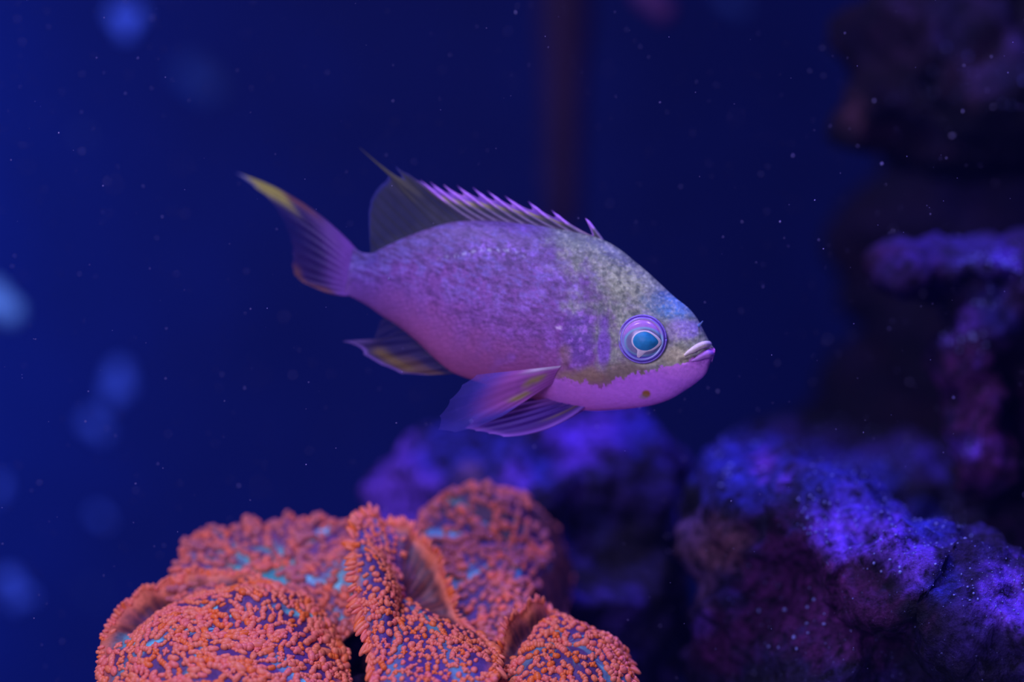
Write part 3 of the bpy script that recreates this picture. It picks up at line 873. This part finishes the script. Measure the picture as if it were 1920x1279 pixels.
def pect(side):
    base = [(1052, 686), (1049, 690), (1046, 694), (1043, 699), (1041, 704), (1039, 709), (1037, 714), (1035, 719)]
    tips = [(893, 703), (866, 722), (843, 750), (824, 780), (822, 806), (852, 811), (892, 802), (940, 782)]
    out = []
    for i, (b, t) in enumerate(zip(base, tips)):
        p0 = surf(b[0], b[1], 0.0003)
        w0 = -p0[1]
        p1 = F(t[0], t[1], w0 + 0.004 + 0.003 * math.sin(i / 7 * math.pi))
        if side > 0: p0, p1 = p0 * np.array([1, -1, 1]), p1 * np.array([1, -1, 1])
        out.append((p0, p1))
    return out
def pect_col(S, Lc, Fr, V):
    x, y = to_px(V)
    n = fbm(np.stack([x, y, 0 * x], -1) / 9, 3, 95)
    c = np.tile(alb(150, 82, 206), (len(V), 1))
    c = mixc(c, alb(76, 66, 220), sstep(0.45, 0.85, Lc))
    c = mixc(c, alb(225, 220, 252), (1 - sstep(0.05, 0.22, S)) * (1 - sstep(0.25, 0.5, Lc)))
    k = np.exp(-((S - 0.42) / 0.13) ** 2) * sstep(0.06, 0.14, Lc) * (1 - sstep(0.24, 0.32, Lc)) + np.exp(-((S - 0.72) / 0.10) ** 2) * sstep(0.22, 0.30, Lc) * (1 - sstep(0.40, 0.48, Lc))
    c = mixc(c, alb(150, 138, 104), np.clip(k + 0.35 * n * k, 0, 1) * 0.9)
    a = 0.97 - 0.80 * sstep(0.40, 1.0, Lc + 0.10 * n)
    return np.clip(c * (1 + 0.12 * n)[:, None], 0, 0.95), a
fin('pectoral_fin', pect(-1), pect_col, 0.03, ray_r=(0.8, 0.4), ray_alpha=0.15, corr=0.00002)
fin('pectoral_fin', pect(1), pect_col, 0.03, ray_r=(0.8, 0.4), ray_alpha=0.15, corr=0.00002)

def pelv(side, far=False):
    base = [(1096, 766), (1086, 762), (1076, 758), (1066, 755), (1056, 751), (1046, 747)]
    tips = [(944, 819), (917, 813), (892, 808), (872, 803), (884, 789), (915, 770)]
    out = []
    for i, (b, t) in enumerate(zip(base, tips)):
        p0, p1 = F(b[0], b[1] - 3, 0.0022), F(t[0], t[1], 0.0050)
        if side > 0:
            p0 = p0 * np.array([1, -1, 1])
            p1 = np.array([p1[0] - 0.0004, 0.0050, p1[2] + 0.0014])
        out.append((p0, p1))
    return out
def pelv_col(S, Lc, Fr, V):
    c = np.tile(alb(62, 26, 160), (len(V), 1))
    c = mixc(c, alb(112, 60, 186), sstep(0.55, 0.9, S) * 0.8)
    c = mixc(c, alb(116, 70, 218), 1 - sstep(0.05, 0.17, S))
    c = mixc(c, alb(128, 80, 232), sstep(0.85, 0.97, Lc) * 0.7)
    c = mixc(c, alb(104, 84, 100), np.exp(-((S - 0.22) / 0.035) ** 2) * (1 - sstep(0.2, 0.55, Lc)))
    a = 0.62 + 0.35 * (1 - sstep(0.05, 0.2, S)) + 0.2 * np.abs(np.cos(math.pi * Fr)) ** 6
    return c, np.clip(a, 0, 0.97)
for sd in (-1, 1):
    fin('pelvic_fin', pelv(sd), pelv_col, 0.03, ray_r=(1.5, 0.8), ray_alpha=0.8, bow=[14, 10, 6, 3, 1, 0])

# ------------------------------------------------------------------ mushroom corals
def papilla_mesh(name, lobes):
    """rounded, lobed tubercle; long axis x, rising along z"""
    bm = bmesh.new()
    for (cx, cy, cz, rx, ry, rz, ang) in lobes:
        mt = Matrix.Translation((cx, cy, cz)) @ Matrix.Rotation(ang, 4, 'Z') @ Matrix.Diagonal((rx, ry, rz, 1))
        bmesh.ops.create_icosphere(bm, subdivisions=2, radius=1.0, matrix=mt)
    me = bpy.data.meshes.new(name)
    bm.to_mesh(me); bm.free()
    me.polygons.foreach_set('use_smooth', [True] * len(me.polygons))
    return me

def mat_papilla(per_object, tone):
    m, nt, b, out = nodes_of('coral_papilla')
    if per_object:
        src = add(nt, 'ShaderNodeObjectInfo').outputs['Random']
    else:
        src = add(nt, 'ShaderNodeAttribute', attribute_name='rnd').outputs['Fac']
    r = ramp(nt, src, tone)
    n = noise_node(nt, 1800, 3)
    nt.links.new(r.outputs['Color'], b.inputs['Base Color'])
    b.inputs['Roughness'].default_value = 0.42
    b.inputs['Specular IOR Level'].default_value = 0.45
    b.inputs['Subsurface Weight'].default_value = 0.0
    return m
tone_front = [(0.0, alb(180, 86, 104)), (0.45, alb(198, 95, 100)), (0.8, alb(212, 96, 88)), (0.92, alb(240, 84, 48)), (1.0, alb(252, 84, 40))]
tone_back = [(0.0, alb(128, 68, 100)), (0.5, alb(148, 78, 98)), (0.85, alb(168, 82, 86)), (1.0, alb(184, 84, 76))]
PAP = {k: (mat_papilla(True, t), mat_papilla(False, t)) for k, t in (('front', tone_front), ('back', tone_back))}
m_disc = mat_painted('coral_disc', 0.5, 0.4, 1400, 0.2, bump=0.3, bdist=0.0004)
m_stalk = mat_plain('coral_stalk', alb(96, 52, 84), 0.6, nscale=600, namt=0.3)
VARS = []
for k in range(6):
    rr = random.Random(40 + k)
    if k < 2:
        lobes = [(0, 0, 0.05, 0.95, 0.72, 0.66, 0), (0.35 if k else -0.35, 0.2, 0.2, 0.55, 0.5, 0.5, 0.3)]
    elif k < 4:      # short knobbly ridge
        lobes = [(x_, rr.uniform(-0.2, 0.2), rr.uniform(0.05, 0.25), rr.uniform(0.48, 0.6), rr.uniform(0.62, 0.8), rr.uniform(0.55, 0.68), rr.uniform(-0.4, 0.4)) for x_ in (-0.6, 0.0, 0.6)]
    else:            # little star of lobes round a hump
        lobes = [(0, 0, 0.14, 0.66, 0.6, 0.6, 0)]
        for j in range(4):
            a_ = j * math.pi / 2 + rr.uniform(-0.4, 0.4)
            lobes.append((0.6 * math.cos(a_), 0.5 * math.sin(a_), 0.08, 0.48, 0.36, 0.42, a_))
    VARS.append(papilla_mesh('papilla', lobes))
FINGER = papilla_mesh('tentacle', [(0.55, 0, 0.05, 1.05, 0.36, 0.36, 0)])
_pv = []
for me_ in (VARS[0], VARS[2]):
    v_ = np.empty(len(me_.vertices) * 3); me_.vertices.foreach_get('co', v_)
    _pv.append((v_.reshape(-1, 3), np.array([list(p.vertices) for p in me_.polygons])))

def polyp(label, rim, centre=None, bulge=4.0, midb=2.0, ruffle=(1.0, 9), curl=None, spacing=15.0, size=9.0, tone='front', seed=0, cyan=0.5, cyan_spot=None, rimlen=1.0, base=(60, 38, 112), smooth=None, smooth_r=0.74, tang=0.0, dy=0.0, bare_rim=1.0):
    rim = np.array([P(r[0], r[1], r[2] + dy) for r in rim])
    K = len(rim)
    c0 = rim.mean(axis=0)
    u, s_, vt = np.linalg.svd(rim - c0)
    n = vt[2]
    if n[1] > 0: n = -n
    C = c0 + n * bulge / 1000 if centre is None else P(centre[0], centre[1], centre[2] + dy)
    mb = np.ones(K) * midb if np.isscalar(midb) else np.array(midb, float)
    cu = np.zeros(K) if curl is None else np.array(curl, float)
    sm = np.zeros(K) if smooth is None else np.array(smooth, float)
    smf = lambda r, t: np.clip(crom_closed(sm[:, None], t)[:, 0], 0, 1)
    def S(r, t):
        Rm = crom_closed(rim, t)
        b = crom_closed(mb[:, None], t)[:, 0] / 1000
        k = crom_closed(cu[:, None], t)[:, 0] / 1000
        r_ = r[:, None]
        q = C + (Rm - C) * r_
        q = q + n * (b * 4 * r * (1 - r))[:, None]
        q = q + n * (k * np.clip((r - 0.72) / 0.28, 0, 1) ** 2 - 0.5 * np.abs(k) * np.exp(-((r - 0.74) / 0.12) ** 2))[:, None]
        w = ruffle[0] / 1000 * r ** 3 * (np.sin(2 * math.pi * ruffle[1] * t + seed) + 0.6 * np.sin(2 * math.pi * (ruffle[1] * 2 + 1) * t + 2 * seed))
        q = q + n * w[:, None]
        q = q + n * (0.0007 * fbm(q * 220, 3, 100 + seed))[:, None]
        return q
    nr, nt_ = 46, 220
    Rg, Tg = np.meshgrid(np.linspace(0.0, 1, nr), np.linspace(0, 1, nt_, endpoint=False), indexing='ij')
    v = S(Rg.ravel(), Tg.ravel())
    def frame(r, t):
        e = 0.004
        p = S(r, t)
        dr = S(np.clip(r + e, 0, 1.02), t) - S(np.clip(r - e, 0, 1), t)
        dt = S(r, t + e) - S(r, t - e)
        nn = np.cross(dr, dt); nn /= np.linalg.norm(nn, axis=1)[:, None] + 1e-12
        flip = np.sign((nn * n).sum(1)); 
        flip = np.sign(flip.sum() or 1)
        nn = nn * flip
        dr = dr - nn * (dr * nn).sum(1)[:, None]
        dr /= np.linalg.norm(dr, axis=1)[:, None] + 1e-12
        return p, dr, nn
    # disc colour: violet flesh with pale cyan radial channels
    t_ang = Tg.ravel(); rr_ = Rg.ravel()
    a1 = fbm(np.stack([np.cos(2*math.pi*t_ang)*5, np.sin(2*math.pi*t_ang)*5, rr_*1.2], -1), 3, 200 + seed)
    a2 = fbm(v * 500, 3, 210 + seed)
    col = np.tile(alb(*base), (len(v), 1))
    col = mixc(col, alb(46, 26, 76), sstep(0.1, 0.5, a2) * 0.6)
    col = mixc(col, alb(84, 160, 226), sstep(0.10, 0.38, a1) * cyan * (0.4 + 0.6 * sstep(-0.2, 0.3, a2)))
    col = mixc(col, alb(150, 76, 86), sstep(0.86, 0.96, rr_) * 0.8 * bare_rim)
    # bare, brownish flesh without papillae, on the back coral painted in for shade
    bare_shade = smf(rr_, t_ang) * sstep(smooth_r - 0.06, smooth_r + 0.08, rr_ + 0.05 * a2)
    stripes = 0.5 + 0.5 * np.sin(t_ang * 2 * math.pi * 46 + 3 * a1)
    col = mixc(col, alb(58, 27, 40), bare_shade)
    col = mixc(col, alb(112, 56, 56), bare_shade * stripes ** 2 * 0.5)
    col = mixc(col, alb(168, 86, 80), bare_shade * sstep(0.84, 0.96, rr_ + 0.04 * a2) * bare_rim)
    if cyan_spot is not None:
        sp = P(*cyan_spot[:3])
        dd = np.linalg.norm(v - sp, axis=1) / (cyan_spot[3] / 1000)
        col = mixc(col, alb(44, 128, 158), (1 - sstep(0.4, 1.1, dd + 0.7 * a2)) * 0.9)
    root = empty('mushroom_coral', c0 - n * 0.012 + np.array([0, 0, -0.012]))
    o0 = np.array(root.location)
    # thick disc: upper skin, underside set back, closed at the rim
    faces = grid_faces(nr, nt_, True)
    under = v - n * (0.0009 + 0.002 * (1 - Rg.ravel()))[:, None]
    N = len(v)
    f2 = faces + [tuple(k + N for k in q[::-1]) for q in faces]
    L = (nr - 1) * nt_
    f2 += [(L + j, L + (j + 1) % nt_, N + L + (j + 1) % nt_, N + L + j) for j in range(nt_)]
    me = mesh_from('disc', np.vstack([v, under]) - o0, f2)
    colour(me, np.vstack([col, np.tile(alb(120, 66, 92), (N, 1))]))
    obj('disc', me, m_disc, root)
    # stalk
    foot = C - n * 0.016 + np.array([0, 0.010, -0.016])
    path = crom([C - n * 0.0045, C - n * 0.008 + np.array([0, 0.002, -0.004]), foot], 14)
    sv, sf = tube(path, np.interp(np.linspace(0, 1, 14), [0, 0.4, 1], [0.004, 0.004, 0.007]), 20)
    obj('stalk', mesh_from('stalk', sv - o0, sf), m_stalk, root)
    # papillae on jittered rings, tentacles on the rim
    rg = np.random.default_rng(300 + seed)
    sp = spacing * PX
    # darts thrown on the skin, no two closer than the spacing
    cand = 26000
    rs, ts = np.sqrt(rg.random(cand)) * 0.97, rg.random(cand)
    e = 0.01
    ar = np.linalg.norm(np.cross(S(np.clip(rs + e, 0, 1), ts) - S(np.clip(rs - e, 0, 1), ts), S(rs, ts + e) - S(rs, ts - e)), axis=1) / np.maximum(rs, 0.02)
    sel = rg.random(cand) < ar / np.percentile(ar, 97)
    rs, ts = rs[sel], ts[sel]
    pc = S(rs, ts)
    cell, ok = {}, []
    loc = sp * (0.78 + 0.25 * fbm(pc * 200, 2, 500 + seed))
    for i in range(len(pc)):
        key = tuple((pc[i] / (sp * 1.1)).astype(int))
        near = [j for dx in (-1, 0, 1) for dy in (-1, 0, 1) for dz in (-1, 0, 1) for j in cell.get((key[0] + dx, key[1] + dy, key[2] + dz), ())]
        if all(((pc[i] - pc[j]) ** 2).sum() > loc[i] ** 2 for j in near):
            cell.setdefault(key, []).append(i); ok.append(i)
    rs, ts = rs[ok], ts[ok]
    keep = (rg.random(len(rs)) > 0.06) & (smf(rs, ts) * (rs > smooth_r) < 0.35 + 0.5 * rg.random(len(rs)))
    if cyan_spot is not None:
        keep &= (np.linalg.norm(S(rs, ts) - P(*cyan_spot[:3]), axis=1) > cyan_spot[3] / 1000 * 0.7) | (rg.random(len(rs)) < 0.4)
    rs, ts = rs[keep], ts[keep]
    p, dr, nn = frame(rs, ts)
    cl = fbm(p * 160, 2, 400 + seed)
    sz = size * PX * (0.72 + 0.5 * rg.random(len(p))) * (1 + 0.35 * cl)
    ang = rg.normal(0, 0.5, len(p)) + tang * math.pi / 2
    bi = np.cross(nn, dr)
    ax = dr * np.cos(ang)[:, None] + bi * np.sin(ang)[:, None]
    kind = rg.integers(0, 6, len(p))
    # rim tentacles
    perim = np.linalg.norm(np.diff(np.vstack([crom_closed(rim, np.linspace(0, 1, 200))]), axis=0), axis=1).sum()
    mt_ = int(perim / (sp * 0.62))
    tt = (np.arange(mt_) + rg.normal(0, 0.15, mt_)) / mt_
    pr, drr, nnr = frame(np.full(mt_, 0.985), tt)
    axr = drr + nnr * rg.normal(0.12, 0.25, mt_)[:, None] + rg.normal(0, 0.14, (mt_, 3))
    axr /= np.linalg.norm(axr, axis=1)[:, None]
    nnr = nnr - axr * (nnr * axr).sum(1)[:, None]; nnr /= np.linalg.norm(nnr, axis=1)[:, None]
    szr = size * PX * rimlen * (0.8 + 0.5 * rg.random(mt_)) * (1 - 0.25 * smf(tt, tt))
    p = np.vstack([p, pr]); ax = np.vstack([ax, axr]); nn = np.vstack([nn, nnr]); sz = np.concatenate([sz, szr]); kind = np.concatenate([kind, np.full(mt_, 9) if rimlen > 0.9 else rg.integers(0, 4, mt_)])
    bi = np.cross(nn, ax)
    # the 300 that show largest get an object each
    k = FPX / (p[:, 1] - CAMY)
    fx, fy = 960 + p[:, 0] * k, 639.5 - (p[:, 2] - H) * k
    view = CAM - p; view /= np.linalg.norm(view, axis=1)[:, None]
    facing = (nn * view).sum(1)
    score = sz * (0.25 + np.clip(facing, -0.2, 1)) * ((fx > -5) & (fx < 1925) & (fy > 0) & (fy < 1284))
    order = np.argsort(-score)
    chosen = set(order[:300].tolist())
    rest_v, rest_f, rest_r, nb = [], [], [], 0
    for i in range(len(p)):
        Mx = np.stack([ax[i] * (1.0 if kind[i] == 9 else 1 + 0.35 * tang), bi[i], nn[i]], 1) * sz[i]
        if i in chosen and score[i] > 0:
            me = FINGER if kind[i] == 9 else VARS[kind[i]]
            nm = 'tentacle' if kind[i] == 9 else 'papilla'
            key = (nm, tone, kind[i])
            if key not in SHARED:
                m2 = me.copy(); m2.materials.append(PAP[tone][0]); SHARED[key] = m2
            o = bpy.data.objects.new(nm, SHARED[key])
            COL.objects.link(o)
            o.parent = root
            m4 = Matrix(((*Mx[0], p[i][0] - o0[0]), (*Mx[1], p[i][1] - o0[1]), (*Mx[2], p[i][2] - o0[2]), (0, 0, 0, 1)))
            o.matrix_basis = m4
        else:
            vv, ff = _pv[0 if kind[i] in (0, 1, 9) else 1]
            rest_v.append(vv @ Mx.T + p[i] - o0); rest_f.append(ff + nb); nb += len(vv)
            rest_r.append(np.full(len(vv), rg.random()))
    if rest_v:
        me = mesh_from('papillae', np.vstack(rest_v), np.vstack(rest_f))
        at = me.attributes.new('rnd', 'FLOAT', 'POINT'); at.data.foreach_set('value', np.concatenate(rest_r))
        o = obj('small_papillae', me, PAP[tone][1], root)
        o['kind'] = 'stuff'
    tag(root, label, 'coral', 'orange mushroom corals on the base rock')
    return root
SHARED = {}

polyp('large domed orange mushroom coral in front with a curled-up brown back rim',
      [(652, 1235, -0.010), (640, 1330, -0.024), (520, 1400, -0.036), (350, 1400, -0.038), (215, 1350, -0.030), (182, 1275, -0.020), (212, 1192, -0.004), (280, 1150, 0.004), (350, 1120, 0.008), (430, 1100, 0.008), (520, 1104, 0.003), (600, 1147, -0.002)],
      bulge=6.0, midb=4.0, ruffle=(0.6, 9), curl=[0, 0, 0, 0, 0, 1, 4.5, 6, 6, 4, 1, 0], smooth=[0, 0, 0, 0, 0, 0.3, 1, 1, 1, 0.9, 0.2, 0], smooth_r=0.78, spacing=17, size=9.6, tone='front', seed=1, cyan=0.9, rimlen=0.7, tang=0.8, dy=0.013, base=(62, 36, 112))
polyp('hazy pink-orange mushroom coral with a turquoise centre behind the domed one',
      [(700, 1090, 0.020), (665, 1180, 0.010), (560, 1205, 0.004), (420, 1195, 0.004), (318, 1118, 0.014), (336, 1045, 0.026), (362, 1003, 0.032), (440, 985, 0.036), (520, 976, 0.038), (590, 970, 0.038), (650, 985, 0.036), (695, 1030, 0.030)],
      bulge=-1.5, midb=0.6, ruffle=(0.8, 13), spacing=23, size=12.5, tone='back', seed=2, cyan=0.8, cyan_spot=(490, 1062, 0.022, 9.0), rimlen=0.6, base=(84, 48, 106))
polyp('folded orange mushroom coral with spotted violet flesh and a fringed upright edge',
      [(682, 966, 0.014), (664, 990, 0.008), (660, 1040, 0.002), (664, 1100, -0.004), (676, 1160, -0.010), (692, 1220, -0.016), (704, 1300, -0.026), (790, 1350, -0.034), (900, 1320, -0.030), (938, 1240, -0.014), (905, 1198, -0.003), (858, 1150, 0.004), (838, 1090, 0.010), (812, 1030, 0.013), (770, 990, 0.016), (722, 976, 0.017)],
      centre=(752, 1120, 0.004), midb=[1, 2, 3.5, 4.5, 4.5, 4, 3, 2, 2, 1, 0, -2, -4, -4, -2, 0], ruffle=(0.5, 11), spacing=17, size=8.2, tone='front', seed=3, cyan=0.35, rimlen=1.6, dy=0.008, base=(58, 38, 122),
      smooth=[0, 0, 0, 0, 0, 0, 0, 0, 0, 0.2, 0.8, 1, 1, 1, 0.8, 0.3], smooth_r=0.30)
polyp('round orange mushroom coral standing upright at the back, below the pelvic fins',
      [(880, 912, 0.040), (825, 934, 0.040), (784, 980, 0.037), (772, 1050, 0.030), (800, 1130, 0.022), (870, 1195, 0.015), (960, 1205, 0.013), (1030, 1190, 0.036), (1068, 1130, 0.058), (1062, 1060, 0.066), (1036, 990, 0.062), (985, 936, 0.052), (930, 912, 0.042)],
      bulge=5.0, midb=[1.5, 1.5, 1.5, 1.5, 1.5, 1.5, 2, 3, 5, 5, 4, 3, 2], ruffle=(0.6, 10), spacing=23, size=12.5, tone='back', seed=4, cyan=0.75, smooth=[0, 0, 0, 0, 0, 0, 0.2, 0.8, 1, 1, 1, 0.7, 0.1], smooth_r=0.42, bare_rim=0.0, rimlen=0.75, base=(56, 36, 92))  # papilla-free dark flesh on one side stands in for missing shade
polyp('small orange mushroom coral in front with a spiky fringe, next to the dark rock',
      [(938, 1238, -0.006), (962, 1195, 0.000), (1008, 1165, 0.005), (1034, 1162, 0.006), (1085, 1176, 0.003), (1130, 1202, 0.000), (1168, 1222, -0.003), (1188, 1265, -0.009), (1180, 1340, -0.018), (1080, 1390, -0.026), (970, 1350, -0.022), (932, 1290, -0.014)],
      bulge=5.0, midb=3.0, ruffle=(0.6, 9), curl=[4, 6, 5, 2, 0, 0, 0, 0, 0, 0, 0, 1], smooth=[0.8, 1, 1, 0.6, 0, 0, 0, 0, 0, 0, 0, 0.3], smooth_r=0.6, spacing=17, size=9.2, tone='front', seed=5, cyan=0.6, rimlen=1.25, dy=0.010)

# ------------------------------------------------------------------ things in the open water
def flake(name, label, px, py, y, r_mm, lobes, material, seed, group='blue flakes drifting in the open water'):
    rr = random.Random(seed)
    blobs = [(px, py, y, r_mm * 0.55, r_mm * 0.4, r_mm * 0.5)]
    k = (y - CAMY) / FPX * 1000
    for (dx, dz, s_) in lobes:
        blobs.append((px + dx * r_mm / k, py + dz * r_mm / k, y + rr.uniform(-0.2, 0.2) * r_mm / 1000, r_mm * s_, r_mm * s_ * 0.7, r_mm * s_))
    o = rock(name, None, blobs, material, voxel=r_mm / 1000 / 7, amp=(0.00005 * r_mm, 0.00002 * r_mm), freq=(300, 900), seed=seed)
    return tag(o, label, 'flake', group)
def flake_mat(name, rgb): return mat_plain(name, rgb, 0.6, 0.2, nscale=700, namt=0.2)
fm = [flake_mat('flake_pale', (0.16, 0.50, 0.98)), flake_mat('flake_blue', (0.07, 0.20, 0.92)), flake_mat('flake_dim', (0.025, 0.07, 0.26)), flake_mat('flake_violet', (0.06, 0.02, 0.10))]
LB = {'heart': [(-0.45, -0.35, 0.5), (0.45, -0.35, 0.5), (0, 0.4, 0.45)], 'blob': [(-0.3, -0.3, 0.6), (0.4, 0.3, 0.5)], 'tall': [(0.15, -0.6, 0.5), (-0.2, 0.6, 0.45), (0.3, 0.1, 0.5)], 'star': [(0.7, 0.4, 0.32), (-0.3, -0.4, 0.6), (0.0, 0.6, 0.4)]}
flake('drifting_flake', 'heart-shaped bright blue flake drifting near the top edge', 237, 42, 0.26, 5.6, LB['heart'], fm[1], 51)
flake('drifting_flake', 'large faint blue flake drifting below the heart-shaped one', 378, 150, 0.42, 9.0, LB['blob'], fm[2], 52)
flake('drifting_flake', 'tiny dim blue flake drifting high in the open water', 156, 256, 0.30, 2.4, LB['blob'], fm[2], 53)
flake('drifting_flake', 'brightest pale blue flake cut by the picture edge', -2, 570, 0.24, 7.4, LB['blob'], fm[0], 54)
flake('drifting_flake', 'tall soft blue flake, upper of two that nearly touch', 218, 722, 0.30, 6.2, LB['tall'], fm[1], 55)
flake('drifting_flake', 'rounder violet-blue flake just under the tall soft one', 180, 800, 0.31, 4.6, LB['blob'], fm[1], 56)
flake('drifting_flake', 'small round blue flake above and beside the corals', 189, 970, 0.30, 2.8, LB['blob'], fm[1], 57)
flake('drifting_flake', 'star-shaped blue flake low in the corner beside the corals', 28, 1105, 0.26, 5.6, LB['star'], fm[1], 58)
flake('drifting_flake', 'narrow violet flake at the picture edge above the star-shaped one', -2, 917, 0.26, 3.2, LB['tall'], fm[1], 59)
flake('drifting_flake', 'very faint small flake between the star-shaped flake and the corals', 180, 1115, 0.40, 3.0, LB['blob'], fm[2], 60)
flake('drifting_flake', 'small deep blue speck touching the hazy coral behind', 327, 1071, 0.03, 0.9, LB['blob'], fm[1], 61)
flake('drifting_flake', 'dim purple tuft reaching in at the top edge beside the pipe', 1225, 5, 0.20, 6.5, LB['blob'], fm[3], 62)
flake('drifting_flake', 'faint blue flake at the top edge beside the purple tuft', 1375, 0, 0.36, 5.0, LB['blob'], fm[2], 63)

# outlet pipe standing out of focus behind the fish
pv_, pf_ = [], []
pt, pb = P(1062, -260, 0.33), P(1052, 430, 0.33)
path = np.array([pt + (pb - pt) * t for t in np.linspace(0, 1, 24)])
rad = np.interp(np.linspace(0, 1, 24), [0, 0.45, 0.55, 0.96, 1.0], [0.0082, 0.0080, 0.0066, 0.0048, 0.0044])
v, f = tube(path, rad, 32)
pipe = obj('outlet_pipe', mesh_from('outlet_pipe', v - pb, f), mat_plain('pipe_brown', (0.030, 0.014, 0.040), 0.6, 0.15, nscale=120, namt=0.3))
pipe.location = pb
tag(pipe, 'blurred brown outlet pipe hanging down behind the dorsal fin', 'pipe')

# fine suspended grains, far too many to count
from mathutils.bvhtree import BVHTree
bpy.context.view_layer.update()
solid = []
for o_ in scene.objects:
    if o_.type == 'MESH' and o_.name.split('.')[0] in ('boulder', 'sloping_rock', 'rock_arch', 'hanging_rock', 'back_reef', 'coral_base_rock', 'disc', 'body', 'dorsal_fin', 'tail_fin', 'anal_fin', 'pectoral_fin', 'pelvic_fin', 'drifting_flake', 'outlet_pipe'):
        mw = o_.matrix_world
        solid.append(BVHTree.FromPolygons([mw @ v_.co for v_ in o_.data.vertices], [p_.vertices[:] for p_ in o_.data.polygons]))
def clear_of_all(p):
    for t_ in solid:
        q, nrm, _, d = t_.find_nearest(Vector(p), 0.02)
        if q is not None and (d < 0.0025 or (Vector(p) - q).dot(nrm) < 0): return False
    return True
vs_, fs_ = [], []
rg = np.random.default_rng(5)
cnt = 0
for i in range(2000):
    y = rg.choice([rg.uniform(-0.06, 0.05), rg.uniform(-0.2, 0.35)])
    p = P(rg.uniform(-40, 1960), rg.uniform(-40, 1320), y)
    r = 0.00006 * rg.lognormal(0, 0.42)
    sc_ = rg.uniform(0.6, 1.5, 3)
    if not clear_of_all(p): continue
    vs_.append(OCT_V * sc_ * r + p); fs_.append(OCT_F + len(OCT_V) * cnt); cnt += 1
o = obj('suspended_grains', mesh_from('suspended_grains', np.vstack(vs_), np.vstack(fs_)), mat_plain('grain', (0.35, 0.36, 0.6), 0.6))
tag(o, 'fine pale grains suspended all through the water', 'grains', kind='stuff')

# thin blue haze of the water itself
m_w = bpy.data.materials.new('water_haze'); m_w.use_nodes = True
nt = m_w.node_tree
nt.nodes.remove(nt.nodes['Principled BSDF'])
sc_ = nt.nodes.new('ShaderNodeVolumeScatter')
sc_.inputs['Color'].default_value = (0.06, 0.16, 1.0, 1)
sc_.inputs['Density'].default_value = 0.028
nt.links.new(sc_.outputs[0], nt.nodes['Material Output'].inputs['Volume'])
o = box('water', (-0.549, -0.55, 0.001), (0.549, 0.619, 0.515), m_w)
tag(o, 'clear deep blue aquarium water', 'water', kind='stuff')
